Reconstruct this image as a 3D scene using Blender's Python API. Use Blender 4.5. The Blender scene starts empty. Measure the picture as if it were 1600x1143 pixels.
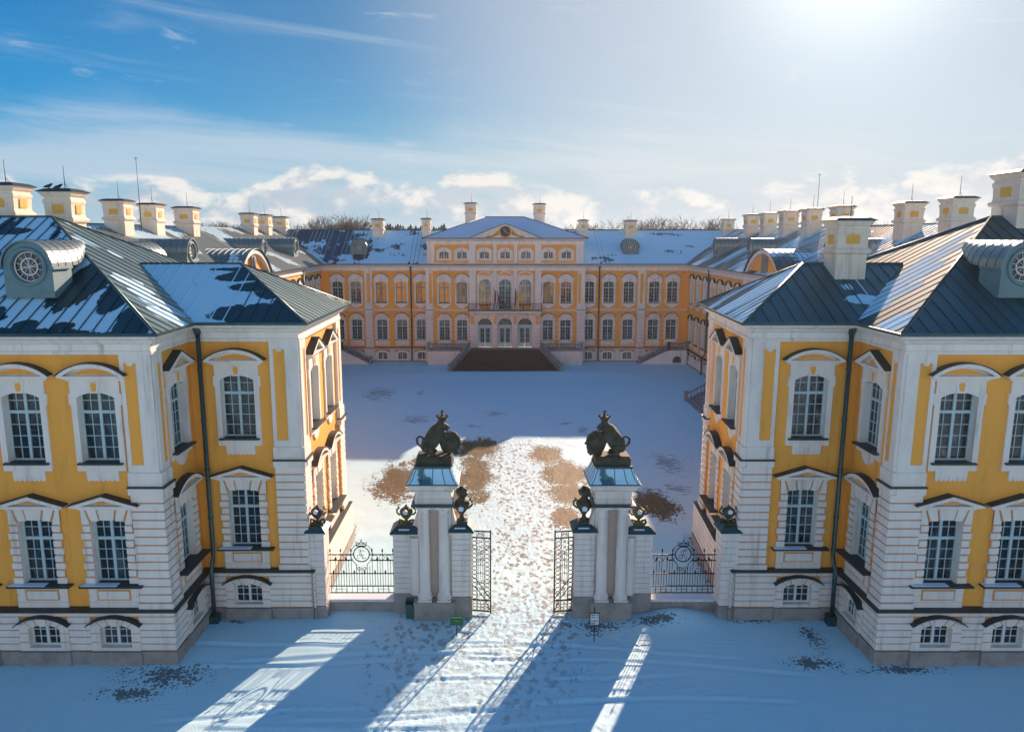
import bpy, math, random
import numpy as np
from mathutils import Vector, Matrix, noise as mnoise
R = math.radians
PI = math.pi
HAZE = 0.0002
C = bpy.context.scene.collection
SC = bpy.context.scene
rnd = random.Random(7)

# ------------------------------------------------------------------ camera
cam_d = bpy.data.cameras.new('camera')
cam = bpy.data.objects.new('camera', cam_d)
C.objects.link(cam)
cam.location = (0, 0, 16.94)
cam.rotation_euler = (R(90 - 10.02), 0, 0)
cam_d.sensor_width = 36.0
cam_d.lens = 1140 / 1600 * 36
cam_d.shift_x = 25 / 1600
cam_d.clip_end = 9000
SC.camera = cam
SC.render.resolution_x, SC.render.resolution_y = 1024, 731

# ------------------------------------------------------------------ light
SUN_AZ, SUN_EL = 24.7, 19.8
SC.view_settings.view_transform = 'Standard'
SC.view_settings.look = 'None'
SC.view_settings.exposure = 1.15
SC.view_settings.gamma = 1.0
sd = Vector((math.sin(R(SUN_AZ)) * math.cos(R(SUN_EL)), math.cos(R(SUN_AZ)) * math.cos(R(SUN_EL)), math.sin(R(SUN_EL))))
sun_d = bpy.data.lights.new('sun', 'SUN')
sun_d.energy = 4.8
sun_d.angle = R(0.5)
sun_d.color = (1.0, 0.685, 0.50)
sun = bpy.data.objects.new('sun', sun_d)
sun.rotation_euler = (-sd).to_track_quat('-Z', 'Y').to_euler()
sun.location = (60, 110, 60)
C.objects.link(sun)


class NT:
    """small node-tree helper"""
    def __init__(s, tree):
        s.t = tree; s.n = tree.nodes; s.l = tree.links
    def new(s, typ, **kw):
        n = s.n.new(typ)
        for k, v in kw.items():
            setattr(n, k, v)
        return n
    def inp(s, node, key, v):
        if v is None:
            return
        sock = node.inputs[key]
        if isinstance(v, bpy.types.NodeSocket):
            s.l.new(v, sock)
        else:
            if hasattr(sock.default_value, '__len__') and not hasattr(v, '__len__'):
                v = (v,) * len(sock.default_value)
            if hasattr(v, '__len__') and len(v) == 3 and len(sock.default_value) == 4:
                v = tuple(v) + (1,)
            sock.default_value = v
    def math(s, op, a, b=None, c=None, clamp=False):
        n = s.new('ShaderNodeMath', operation=op, use_clamp=clamp)
        s.inp(n, 0, a); s.inp(n, 1, b); s.inp(n, 2, c)
        return n.outputs[0]
    def vmath(s, op, a, b=None):
        n = s.new('ShaderNodeVectorMath', operation=op)
        s.inp(n, 0, a)
        if b is not None:
            s.inp(n, 1, b)
        return n.outputs['Value'] if op in ('LENGTH', 'DOT_PRODUCT', 'DISTANCE') else n.outputs[0]
    def noise(s, vec, scale=1.0, detail=4.0, rough=0.55, dist=0.0):
        n = s.new('ShaderNodeTexNoise')
        s.inp(n, 'Vector', vec); s.inp(n, 'Scale', scale); s.inp(n, 'Detail', detail)
        s.inp(n, 'Roughness', rough); s.inp(n, 'Distortion', dist)
        return n.outputs[0]
    def voro(s, vec, scale=1.0, feature='F1', out='Distance', rand=1.0):
        n = s.new('ShaderNodeTexVoronoi', feature=feature)
        s.inp(n, 'Vector', vec); s.inp(n, 'Scale', scale); s.inp(n, 'Randomness', rand)
        return n.outputs[out]
    def smooth(s, x, lo, hi, a=0.0, b=1.0):
        n = s.new('ShaderNodeMapRange', interpolation_type='SMOOTHSTEP')
        s.inp(n, 0, x); s.inp(n, 1, lo); s.inp(n, 2, hi); s.inp(n, 3, a); s.inp(n, 4, b)
        return n.outputs[0]
    def mix(s, f, a, b, blend='MIX'):
        n = s.new('ShaderNodeMix', data_type='RGBA', blend_type=blend)
        s.inp(n, 0, f); s.inp(n, 6, a); s.inp(n, 7, b)
        return n.outputs[2]
    def sep(s, v):
        n = s.new('ShaderNodeSeparateXYZ'); s.inp(n, 0, v); return n.outputs
    def comb(s, x, y, z):
        n = s.new('ShaderNodeCombineXYZ'); s.inp(n, 0, x); s.inp(n, 1, y); s.inp(n, 2, z); return n.outputs[0]
    def bump(s, h, strength=0.3, dist=0.05):
        n = s.new('ShaderNodeBump'); s.inp(n, 'Height', h); s.inp(n, 'Strength', strength); s.inp(n, 'Distance', dist)
        return n.outputs[0]


world = bpy.data.worlds.new('World')
SC.world = world
world.use_nodes = True
w = NT(world.node_tree)
w.n.clear()
out = w.new('ShaderNodeOutputWorld')
bg = w.new('ShaderNodeBackground')
w.inp(bg, 'Strength', 0.10)
sky = w.new('ShaderNodeTexSky', sky_type='NISHITA')
sky.sun_disc = False
sky.sun_elevation = R(SUN_EL)
sky.sun_rotation = R(SUN_AZ)
sky.altitude = 100
sky.air_density = 1.0
sky.dust_density = 0.55
sky.ozone_density = 3.5
tc = w.new('ShaderNodeTexCoord')
D = w.vmath('NORMALIZE', tc.outputs['Generated'])
dx, dy, dz = w.sep(D)
front = w.smooth(dy, -0.2, 0.3)
# cumulus bank low over the horizon
pc = w.vmath('ADD', w.vmath('MULTIPLY', D, (9.0, 9.0, 17.0)), (0.9, 0.0, 0.3))
n1 = w.noise(pc, 1.0, 9.0, 0.56, 0.25)
pc2 = w.vmath('ADD', pc, (0.10, -0.06, 0.35))
n1b = w.noise(pc2, 1.0, 9.0, 0.56, 0.25)
lowb = w.math('SUBTRACT', w.smooth(dz, 0.0, 0.03, .4, 1.0), w.smooth(dz, 0.035, 0.125, 0.0, 2.4))
cum = w.smooth(w.math('MULTIPLY_ADD', lowb, 0.14, n1), 0.545, 0.66)
# thin veils and streaks higher up
ps = w.vmath('MULTIPLY', D, (1.6, 1.6, 13.0))
ps = w.vmath('ADD', ps, w.comb(w.math('MULTIPLY', dz, 3.0), 0.0, w.math('MULTIPLY', dx, 0.7)))
n2 = w.noise(ps, 1.3, 7.0, 0.6, 0.6)
midb = w.math('MULTIPLY', w.smooth(dz, 0.02, 0.09), w.smooth(dz, 0.09, 0.19, 1.0, 0.0))
leftb = w.smooth(dx, -0.75, 0.2, 0.02, -0.02)
veil = w.smooth(w.math('ADD', n2, w.math('MULTIPLY_ADD', midb, 0.20, leftb)), 0.52, 0.84)
n3 = w.noise(w.vmath('MULTIPLY', D, (5.0, 5.0, 22.0)), 1.1, 8.0, 0.62, 0.5)
wisps = w.math('MULTIPLY', w.smooth(n3, 0.585, 0.72), w.smooth(dz, 0.05, 0.12))
sunang = w.vmath('DOT_PRODUCT', D, tuple(sd))
near = w.math('POWER', w.math('MAXIMUM', sunang, 0.0), 5.0)
glow = w.math('ADD', w.math('MULTIPLY', w.math('POWER', w.math('MAXIMUM', sunang, 0.0), 22.0), 0.25),
              w.math('MULTIPLY', w.math('POWER', w.math('MAXIMUM', sunang, 0.0), 160.0), 2.4))
shade = w.smooth(w.math('SUBTRACT', n1, n1b), -0.07, 0.07)
ccol = w.mix(shade, (2.0, 2.45, 2.95), (4.1, 3.95, 3.75))
ccol = w.mix(w.math('MULTIPLY', near, 0.55, clamp=True), ccol, (4.3, 4.15, 3.95))
vcol = w.mix(w.math('MULTIPLY', near, 0.8, clamp=True), (2.5, 3.0, 3.5), (4.0, 3.95, 3.8))
tint = w.mix(w.smooth(sunang, 0.42, 1.0), (0.040, 0.35, 0.53), (0.19, 0.275, 0.31))
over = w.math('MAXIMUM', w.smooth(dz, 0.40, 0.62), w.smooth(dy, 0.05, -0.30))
tint = w.mix(over, tint, (0.075, 0.60, 0.82))  # overhead and rear sky made brighter than natural to fill the shade
base = w.mix(1.0, sky.outputs[0], tint, 'MULTIPLY')
hz = w.smooth(dz, 0.0, 0.17, 0.9, 0.0)
base = w.mix(hz, base, (1.9, 2.55, 3.2))
base = w.mix(w.smooth(sunang, 0.80, 0.99, 0.0, 0.75), base, (2.75, 2.95, 3.3))
base = w.mix(w.math('MULTIPLY', w.math('MULTIPLY', veil, front), 0.62), base, vcol)
base = w.mix(w.math('MULTIPLY', w.math('MULTIPLY', wisps, front), 0.55), base, vcol)
base = w.mix(w.math('MULTIPLY', cum, w.math('MULTIPLY', front, 0.90)), base, ccol)
# pale bank added low behind the viewer, unseen, to light the shaded plaster
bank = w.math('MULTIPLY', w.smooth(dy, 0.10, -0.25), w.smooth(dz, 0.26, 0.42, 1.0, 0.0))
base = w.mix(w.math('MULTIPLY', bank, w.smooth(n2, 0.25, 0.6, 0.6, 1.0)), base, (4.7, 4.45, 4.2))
gl = w.new('ShaderNodeVectorMath', operation='SCALE')
w.inp(gl, 0, (1.0, 0.95, 0.86)); w.inp(gl, 'Scale', glow)
base = w.vmath('ADD', base, gl.outputs[0])
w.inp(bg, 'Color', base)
w.l.new(bg.outputs[0], out.inputs[0])


# ------------------------------------------------------------------ materials
def pmat(name, col, rough=0.7, metal=0.0, var=0.0, vscale=1.5, bump=0.0, bscale=8.0, dark=None, spec=0.4, stretch=(1, 1, 1), coat=0.0, streak=0.0):
    m = bpy.data.materials.new(name)
    m.use_nodes = True
    k = NT(m.node_tree)
    b = k.n['Principled BSDF']
    k.inp(b, 'Roughness', rough); k.inp(b, 'Metallic', metal); k.inp(b, 'Specular IOR Level', spec)
    if coat:
        k.inp(b, 'Coat Weight', coat)
    g = k.new('ShaderNodeNewGeometry')
    P = g.outputs['Position']
    if var:
        n = k.noise(k.vmath('MULTIPLY', P, stretch), vscale, 6.0, 0.62)
        d = dark if dark else tuple(c * 0.6 for c in col)
        cc = k.mix(k.smooth(n, 0.42, 0.75, 0.0, var), col, d)
        if streak:      # rain streaks, soot and damp: long vertical runs and broad blotches
            st1 = k.noise(k.vmath('MULTIPLY', P, (3.2, 3.2, 0.22)), 1.0, 6.0, 0.7)
            st2 = k.noise(k.vmath('MULTIPLY', P, (0.5, 0.5, 0.35)), 1.0, 5.0, 0.7)
            f_ = k.math('MULTIPLY', k.smooth(st1, 0.50, 0.72), k.smooth(st2, 0.38, 0.60, 0.25, 1.0))
            cc = k.mix(k.math('MULTIPLY', f_, streak * 2.0, clamp=True), cc, tuple(c * 0.52 for c in d))
            st3 = k.noise(P, 7.0, 4.0, 0.7)
            cc = k.mix(k.smooth(st3, 0.64, 0.74, 0.0, streak), cc, tuple(c * 0.6 for c in d))
        k.inp(b, 'Base Color', cc)
    else:
        k.inp(b, 'Base Color', col)
    if bump:
        h = k.noise(P, bscale, 5.0, 0.6)
        k.inp(b, 'Normal', k.bump(h, bump, 0.02))
    return m


M = {}
M['ochre'] = pmat('ochre_plaster', (0.94, 0.425, 0.070), 0.85, streak=0.24, var=0.40, vscale=0.9, bump=0.15, bscale=14, dark=(0.74, 0.32, 0.05), stretch=(1, 1, 0.35))
M['groove'] = pmat('orange_groove_plaster', (0.72, 0.33, 0.10), 0.85, var=0.3, vscale=2)
M['white'] = pmat('white_plaster', (0.83, 0.77, 0.68), 0.8, streak=0.32, var=0.45, vscale=1.3, bump=0.12, bscale=11, dark=(0.60, 0.53, 0.45), stretch=(1, 1, 0.4))
M['cream'] = pmat('cream_chimney_plaster', (0.80, 0.70, 0.56), 0.85, streak=0.30, var=0.4, vscale=1.6, bump=0.12, bscale=9, dark=(0.62, 0.49, 0.36))
M['chpanel'] = pmat('yellow_chimney_panel', (0.74, 0.44, 0.09), 0.85, var=0.4, vscale=2, dark=(.6, .32, .06))
M['stone'] = pmat('grey_plinth_stone', (0.34, 0.315, 0.28), 0.85, var=0.7, vscale=1.4, bump=0.3, bscale=9, dark=(0.17, 0.14, 0.12))
M['balu'] = pmat('grey_balustrade_stone', (0.25, 0.27, 0.27), 0.85, var=0.6, vscale=2.0, bump=0.2, dark=(0.10, 0.12, 0.13))
M['hood'] = pmat('dark_metal_flashing', (0.032, 0.050, 0.053), 0.5, 0.2, var=0.5, vscale=2)
M['frame'] = pmat('pale_window_paint', (0.46, 0.60, 0.60), 0.5, var=0.25, vscale=3)
M['framedim'] = pmat('grey_window_paint', (0.22, 0.24, 0.22), 0.5, var=0.3, vscale=3)
M['framew'] = pmat('white_window_paint', (0.72, 0.74, 0.72), 0.5, var=0.2, vscale=3)
M['pipe'] = pmat('teal_pipe_metal', (0.055, 0.115, 0.115), 0.4, 0.6, var=0.5, vscale=3, dark=(0.02, 0.05, 0.055))
M['iron'] = pmat('black_iron', (0.012, 0.011, 0.010), 0.5, 0.4)
M['giltiron'] = pmat('dark_gilded_iron', (0.035, 0.026, 0.010), 0.4, 0.6, var=0.6, vscale=9, dark=(0.008, 0.008, 0.008))
M['bronze'] = pmat('dark_weathered_stone', (0.066, 0.068, 0.040), 0.75, 0.0, var=0.8, vscale=3.5, bump=0.5, bscale=9, dark=(0.012, 0.014, 0.012))
M['mossy'] = pmat('mossy_urn_stone', (0.120, 0.110, 0.040), 0.75, 0.0, var=0.8, vscale=5, bump=0.4, bscale=12, dark=(0.020, 0.022, 0.012))
M['steps'] = pmat('wet_dark_step_boards', (0.022, 0.017, 0.014), 0.42, var=0.7, vscale=0.8, bump=0.2, dark=(0.05, 0.045, 0.042), stretch=(0.3, 3, 1))
M['gold'] = pmat('gilded_ornament', (0.62, 0.36, 0.06), 0.35, 0.6, var=0.5, vscale=4)
M['clock'] = pmat('black_clock_face', (0.02, 0.02, 0.022), 0.4)
M['bark'] = pmat('dark_bark', (0.055, 0.042, 0.035), 0.9, var=0.5, vscale=3)
M['twig'] = pmat('reddish_twigs', (0.10, 0.075, 0.06), 0.9, var=0.4, vscale=1)
M['needle'] = pmat('dark_needles', (0.045, 0.060, 0.050), 0.8, var=0.6, vscale=1.0)
M['green'] = pmat('green_sign_paint', (0.010, 0.135, 0.035), 0.45)
M['signwhite'] = pmat('white_sign_paint', (0.62, 0.66, 0.64), 0.5)
M['ink'] = pmat('dark_sign_ink', (0.03, 0.04, 0.045), 0.6)
M['pale'] = pmat('pale_sign_ink', (0.20, 0.48, 0.28), 0.6)
M['red'] = pmat('dark_red_flag_cloth', (0.22, 0.012, 0.02), 0.9)
M['flagwhite'] = pmat('white_flag_cloth', (0.7, 0.68, 0.66), 0.9)
M['blue'] = pmat('blue_flag_cloth', (0.02, 0.06, 0.28), 0.9)
M['yellow'] = pmat('yellow_flag_cloth', (0.75, 0.48, 0.03), 0.9)
M['bin'] = pmat('green_bin_metal', (0.045, 0.13, 0.11), 0.55, 0.2, var=0.4, vscale=5)
M['bird'] = pmat('dark_feathers', (0.02, 0.02, 0.023), 0.7)
M['snowcap'] = pmat('thin_ledge_snow', (0.66, 0.76, 0.86), 0.6, bump=0.2, bscale=20)


def glass(name, tint, tint2, amount, seed):
    m = bpy.data.materials.new(name); m.use_nodes = True
    k = NT(m.node_tree); b = k.n['Principled BSDF']
    g = k.new('ShaderNodeNewGeometry'); P = g.outputs['Position']
    oi = k.new('ShaderNodeObjectInfo')
    q = k.vmath('ADD', P, k.comb(k.math('MULTIPLY', oi.outputs['Random'], 37.0), seed, 0.0))
    n = k.noise(k.vmath('MULTIPLY', q, (1.4, 1.4, 0.5)), 1.0, 5.0, 0.65)
    thr = k.math('MULTIPLY_ADD', oi.outputs['Random'], 0.22, 0.38)
    f0 = k.math('MULTIPLY', k.smooth(k.math('SUBTRACT', n, thr), 0.0, 0.16), amount)
    n2 = k.noise(k.vmath('MULTIPLY', q, (7.0, 7.0, 1.1)), 1.0, 3.0, 0.6)
    f0 = k.math('MULTIPLY', f0, k.smooth(n2, 0.3, 0.6, 0.35, 1.0))
    col = k.mix(f0, tint, tint2)
    warm_refl = k.noise(k.vmath('MULTIPLY', q, (2.2, 2.2, 6.0)), 1.0, 4.0, 0.6)
    col = k.mix(k.math('MULTIPLY', k.smooth(warm_refl, 0.60, 0.70), k.smooth(oi.outputs['Random'], 0.45, 0.5, 0.0, 0.55)), col, (0.30, 0.15, 0.07))  # warm reflections painted into the pane colour
    k.inp(b, 'Base Color', col); k.inp(b, 'Roughness', 0.06); k.inp(b, 'Specular IOR Level', 0.6)
    wv = k.noise(q, 1.7, 2.0)
    k.inp(b, 'Normal', k.bump(wv, 0.12, 0.05))
    return m


M['glass'] = glass('dark_window_glass', (0.006, 0.014, 0.017), (0.10, 0.14, 0.14), 0.7, 0.0)
M['glasswarm'] = glass('window_glass_with_ochre_blinds', (0.50, 0.34, 0.13), (0.10, 0.11, 0.08), 1.0, 5.0)
M['glasscur'] = glass('window_glass_with_pale_curtains', (0.012, 0.022, 0.024), (0.25, 0.27, 0.26), 0.8, 9.0)


def roof_mat(name, snow, seed, scale=(0.45, 0.16), col=(0.085, 0.15, 0.15), fade=0.0, rough=0.42, add=(), snowcol=(0.48, 0.78, 0.91)):
    """standing seam sheet metal with patches of lying snow; UV = metres along the eave / up the slope"""
    m = bpy.data.materials.new(name); m.use_nodes = True
    k = NT(m.node_tree); b = k.n['Principled BSDF']
    uvn = k.new('ShaderNodeUVMap'); uv = uvn.outputs[0]
    u, v, _ = k.sep(uv)
    pan = k.math('FLOOR', k.math('DIVIDE', u, 0.55))
    wn = k.new('ShaderNodeTexWhiteNoise', noise_dimensions='2D')
    k.inp(wn, 'Vector', k.comb(pan, seed, 0.0))
    var = k.noise(k.comb(k.math('MULTIPLY', u, 0.8), k.math('MULTIPLY', v, 0.3), seed), 1.0, 5.0, 0.6)
    tone = k.math('ADD', k.math('MULTIPLY', wn.outputs[0], 0.35), k.math('MULTIPLY', var, 0.75))
    mc = k.mix(tone, tuple(c * 0.72 for c in col), tuple(min(1, c * 1.5) for c in col))
    P = k.comb(k.math('ADD', k.math('MULTIPLY', u, scale[0]), seed * 3.1), k.math('MULTIPLY', v, scale[1]), seed)
    big = k.noise(P, 1.0, 6.0, 0.55, 0.3)
    fr = k.math('FRACT', k.math('DIVIDE', u, 0.55))
    seam = k.math('ABSOLUTE', k.math('SUBTRACT', fr, 0.5))
    val = k.math('ADD', big, k.math('MULTIPLY', k.math('SUBTRACT', 0.25, seam), 0.10))
    val = k.math('ADD', val, k.math('MULTIPLY', k.math('SUBTRACT', wn.outputs[0], 0.5), 0.035))
    if fade:
        val = k.math('ADD', val, k.math('MULTIPLY', k.math('SUBTRACT', v, 3.5), fade))
    edge = k.noise(k.comb(k.math('MULTIPLY', u, 1.3), k.math('MULTIPLY', v, .8), seed + 2.0), 1.0, 5.0, 0.6)
    for (eu, ev, ru, rv, wt) in add:
        q = k.comb(k.math('DIVIDE', k.math('SUBTRACT', u, eu), ru), k.math('DIVIDE', k.math('SUBTRACT', v, ev), rv), 0.0)
        d_ = k.math('ADD', k.vmath('LENGTH', q), k.math('MULTIPLY', k.math('SUBTRACT', edge, .5), 1.5))
        d_ = k.math('ADD', d_, k.math('MULTIPLY', k.math('SUBTRACT', seam, .25), .22))
        val = k.math('ADD', val, k.smooth(d_, 1.15, .75, 0.0, wt))
    thr = 0.74 - 0.48 * snow
    mask = k.smooth(val, thr - 0.016, thr + 0.022)
    soft = k.smooth(val, thr - 0.03, thr + 0.05)
    fine = k.noise(uv, 9.0, 3.0)
    k.inp(b, 'Base Color', k.mix(mask, mc, snowcol))
    k.inp(b, 'Metallic', k.math('MULTIPLY_ADD', mask, -0.45, 0.45))
    k.inp(b, 'Roughness', k.math('MULTIPLY_ADD', mask, 0.25, rough))
    h = k.math('ADD', k.math('MULTIPLY', soft, 1.0), k.math('MULTIPLY', fine, 0.06))
    k.inp(b, 'Normal', k.bump(h, 0.8, 0.10))
    return m


# ------------------------------------------------------------------ mesh builder
ORG = {}


class MB:
    def __init__(s, X=None):
        s.v = []; s.f = []; s.m = []; s.uv = []; s.mats = []; s.X = X; s.sm = []
    def mi(s, mat):
        if mat not in s.mats:
            s.mats.append(mat)
        return s.mats.index(mat)
    def add(s, pts, faces, mat, uvs=None, smooth=False):
        o = len(s.v)
        s.v += [(s.X @ Vector(p)) if s.X else Vector(p) for p in pts]
        i = s.mi(mat)
        for j, f in enumerate(faces):
            s.f.append([o + a for a in f]); s.m.append(i); s.sm.append(smooth)
            s.uv.append(uvs[j] if uvs else None)
    def box(s, x0, x1, y0, y1, z0, z1, mat):
        if x0 > x1: x0, x1 = x1, x0
        if y0 > y1: y0, y1 = y1, y0
        p = [(x0, y0, z0), (x1, y0, z0), (x1, y1, z0), (x0, y1, z0), (x0, y0, z1), (x1, y0, z1), (x1, y1, z1), (x0, y1, z1)]
        s.add(p, [(3, 2, 1, 0), (4, 5, 6, 7), (0, 1, 5, 4), (1, 2, 6, 5), (2, 3, 7, 6), (3, 0, 4, 7)], mat)
    def plate(s, poly, y0, y1, mat):
        """polygon in x,z (counter-clockwise seen from -y) extruded from y0 (front) to y1"""
        n = len(poly)
        p = [(a, y0, b) for a, b in poly] + [(a, y1, b) for a, b in poly]
        fs = [tuple(range(n)), tuple(range(2 * n - 1, n - 1, -1))]
        for i in range(n):
            j = (i + 1) % n
            fs.append((i, n + i, n + j, j))
        s.add(p, fs, mat)
    def prism(s, poly, z0, z1, mat):
        """polygon in x,y extruded in z"""
        n = len(poly)
        p = [(a, b, z0) for a, b in poly] + [(a, b, z1) for a, b in poly]
        fs = [tuple(range(n - 1, -1, -1)), tuple(range(n, 2 * n))]
        for i in range(n):
            j = (i + 1) % n
            fs.append((i, j, n + j, n + i))
        s.add(p, fs, mat)
    def tube(s, pts, r, n, mat, closed=False, smooth=True, r1=None):
        pts = [Vector(p) for p in pts]
        m = len(pts); V = []; up = Vector((0.31, 0.17, 0.93))
        for i, p in enumerate(pts):
            a = pts[(i - 1) % m] if (closed or i > 0) else p
            b = pts[(i + 1) % m] if (closed or i < m - 1) else p
            d = (b - a)
            if d.length < 1e-9: d = Vector((0, 0, 1))
            d.normalize()
            e = d.cross(up)
            if e.length < 0.05: e = d.cross(Vector((1, 0, 0)))
            e.normalize(); g = d.cross(e)
            rr = r if r1 is None else r + (r1 - r) * i / max(1, m - 1)
            for k in range(n):
                t = 2 * PI * k / n
                V.append(p + e * (rr * math.cos(t)) + g * (rr * math.sin(t)))
        F = []
        for i in range(m if closed else m - 1):
            j = (i + 1) % m
            for k in range(n):
                l = (k + 1) % n
                F.append((i * n + k, i * n + l, j * n + l, j * n + k))
        if not closed:
            F.append(tuple(range(n - 1, -1, -1))); F.append(tuple(range((m - 1) * n, m * n)))
        s.add(V, F, mat, smooth=smooth)
    def lathe(s, prof, c, n, mat, smooth=True, sx=1.0, sy=1.0):
        V = []; F = []
        for r, z in prof:
            for k in range(n):
                t = 2 * PI * k / n
                V.append((c[0] + r * sx * math.cos(t), c[1] + r * sy * math.sin(t), c[2] + z))
        for i in range(len(prof) - 1):
            for k in range(n):
                l = (k + 1) % n
                F.append((i * n + k, i * n + l, (i + 1) * n + l, (i + 1) * n + k))
        F.append(tuple(range(n - 1, -1, -1))); F.append(tuple(range((len(prof) - 1) * n, len(prof) * n)))
        s.add(V, F, mat, smooth=smooth)
    def sqlathe(s, prof, c, hx, hy, mat):
        """square profile: (offset, z) rings round a box of half sizes hx, hy"""
        V = []; F = []
        for o, z in prof:
            for a, b in ((-1, -1), (1, -1), (1, 1), (-1, 1)):
                V.append((c[0] + a * (hx + o), c[1] + b * (hy + o), c[2] + z))
        for i in range(len(prof) - 1):
            for k in range(4):
                l = (k + 1) % 4
                F.append((i * 4 + k, i * 4 + l, (i + 1) * 4 + l, (i + 1) * 4 + k))
        F.append((3, 2, 1, 0)); q = (len(prof) - 1) * 4
        F.append((q, q + 1, q + 2, q + 3))
        s.add(V, F, mat)
    def ball(s, c, r, mat, nu=14, nv=9, wob=0.0):
        rx, ry, rz = r if hasattr(r, '__len__') else (r, r, r)
        V = [(c[0], c[1], c[2] - rz)]
        for i in range(1, nv):
            a = -PI / 2 + PI * i / nv
            for k in range(nu):
                t = 2 * PI * k / nu
                q = 1 + (wob * mnoise.noise(Vector((c[0] * 9 + 3 * math.cos(t), c[2] * 9 + 3 * math.sin(t), 4 * a))) if wob else 0)
                V.append((c[0] + rx * q * math.cos(a) * math.cos(t), c[1] + ry * q * math.cos(a) * math.sin(t), c[2] + rz * q * math.sin(a)))
        V.append((c[0], c[1], c[2] + rz))
        F = [(0, 1 + (k + 1) % nu, 1 + k) for k in range(nu)]
        for i in range(nv - 2):
            for k in range(nu):
                l = (k + 1) % nu
                F.append((1 + i * nu + k, 1 + i * nu + l, 1 + (i + 1) * nu + l, 1 + (i + 1) * nu + k))
        e = len(V) - 1; q = 1 + (nv - 2) * nu
        F += [(e, q + k, q + (k + 1) % nu) for k in range(nu)]
        s.add(V, F, mat, smooth=True)
    def sweep(s, line, prof, mat):
        """profile [(n, z)] along a plan polyline with mitred corners; n = outward (right of travel)"""
        L = [Vector(p) for p in line]; V = []; k = len(prof)
        for i, p in enumerate(L):
            ns = []
            if i > 0: d = (L[i] - L[i - 1]).normalized(); ns.append(Vector((d.y, -d.x)))
            if i < len(L) - 1: d = (L[i + 1] - L[i]).normalized(); ns.append(Vector((d.y, -d.x)))
            if len(ns) == 2:
                m_ = ns[0] + ns[1]; m_ = m_ * (2.0 / m_.length_squared) if m_.length > 1e-6 else ns[0]
                nn = m_ * (1.0)
            else:
                nn = ns[0]
            for o, z in prof:
                V.append((p.x + nn.x * o, p.y + nn.y * o, z))
        F = []
        for i in range(len(L) - 1):
            for j in range(k):
                l = (j + 1) % k
                F.append((i * k + j, i * k + l, (i + 1) * k + l, (i + 1) * k + j))
        F.append(tuple(range(k))); F.append(tuple(range(len(L) * k - 1, (len(L) - 1) * k - 1, -1)))
        s.add(V, F, mat)
    def grid_wall(s, u0, u1, z0, z1, y, holes, mat):
        us = sorted({u0, u1} | {c for h in holes for c in h[:2] if u0 < c < u1})
        zs = sorted({z0, z1} | {c for h in holes for c in h[2:] if z0 < c < z1})
        for a, b in zip(us, us[1:]):
            for c, d in zip(zs, zs[1:]):
                mu, mz = (a + b) / 2, (c + d) / 2
                if any(h[0] < mu < h[1] and h[2] < mz < h[3] for h in holes):
                    continue
                s.add([(a, y, c), (b, y, c), (b, y, d), (a, y, d)], [(0, 1, 2, 3)], mat)
    def mesh(s, name, org=(0, 0, 0)):
        o = Vector(org)
        me = bpy.data.meshes.new(name)
        me.from_pydata([tuple(p - o) for p in s.v], [], s.f)
        for m_ in s.mats:
            me.materials.append(m_)
        me.polygons.foreach_set('material_index', s.m)
        me.polygons.foreach_set('use_smooth', s.sm)
        if any(q for q in s.uv):
            lay = me.uv_layers.new(name='UVMap')
            for p, q in zip(me.polygons, s.uv):
                if q:
                    for li, c in zip(p.loop_indices, q):
                        lay.data[li].uv = c
        me.update()
        return me
    def build(s, name, parent=None, org=None):
        """links everything collected so far as ONE mesh object (coordinates are world metres)"""
        po = ORG.get(parent, Vector((0, 0, 0)))
        if org is None:
            org = po
        o = bpy.data.objects.new(name, s.mesh(name, org))
        C.objects.link(o)
        if parent:
            o.parent = parent
        o.location = Vector(org) - po
        ORG[o] = Vector(org)
        return o


def tag(o, label=None, cat=None, group=None, kind=None):
    if label: o['label'] = label
    if cat: o['category'] = cat
    if group: o['group'] = group
    if kind: o['kind'] = kind
    return o


def thing(name, loc, label, cat, group=None):
    o = bpy.data.objects.new(name, None)
    o.empty_display_size = 0.3
    C.objects.link(o); o.location = loc
    ORG[o] = Vector(loc)
    return tag(o, label, cat, group)


def child(me, name, parent, loc=(0, 0, 0), rz=0.0):
    o = bpy.data.objects.new(name, me)
    C.objects.link(o); o.parent = parent; o.location = loc; o.rotation_euler = (0, 0, rz)
    return o


def arch(hw, zs, zt, n=10):
    """segmental arch points from (hw, zs) over (0, zt) to (-hw, zs)"""
    h = max(zt - zs, 1e-3)
    r = (hw * hw + h * h) / (2 * h); cz = zt - r
    a0 = math.atan2(zs - cz, hw)
    return [(r * math.cos(a0 + (PI - 2 * a0) * i / n), cz + r * math.sin(a0 + (PI - 2 * a0) * i / n)) for i in range(n + 1)]


def sym(right):
    """closed outline from its right half listed bottom -> top"""
    return list(right) + [(-a, b) for a, b in reversed(right)]


# ------------------------------------------------------------------ window kits (local: x across, -y outward, real heights)
KIT = {}


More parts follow.
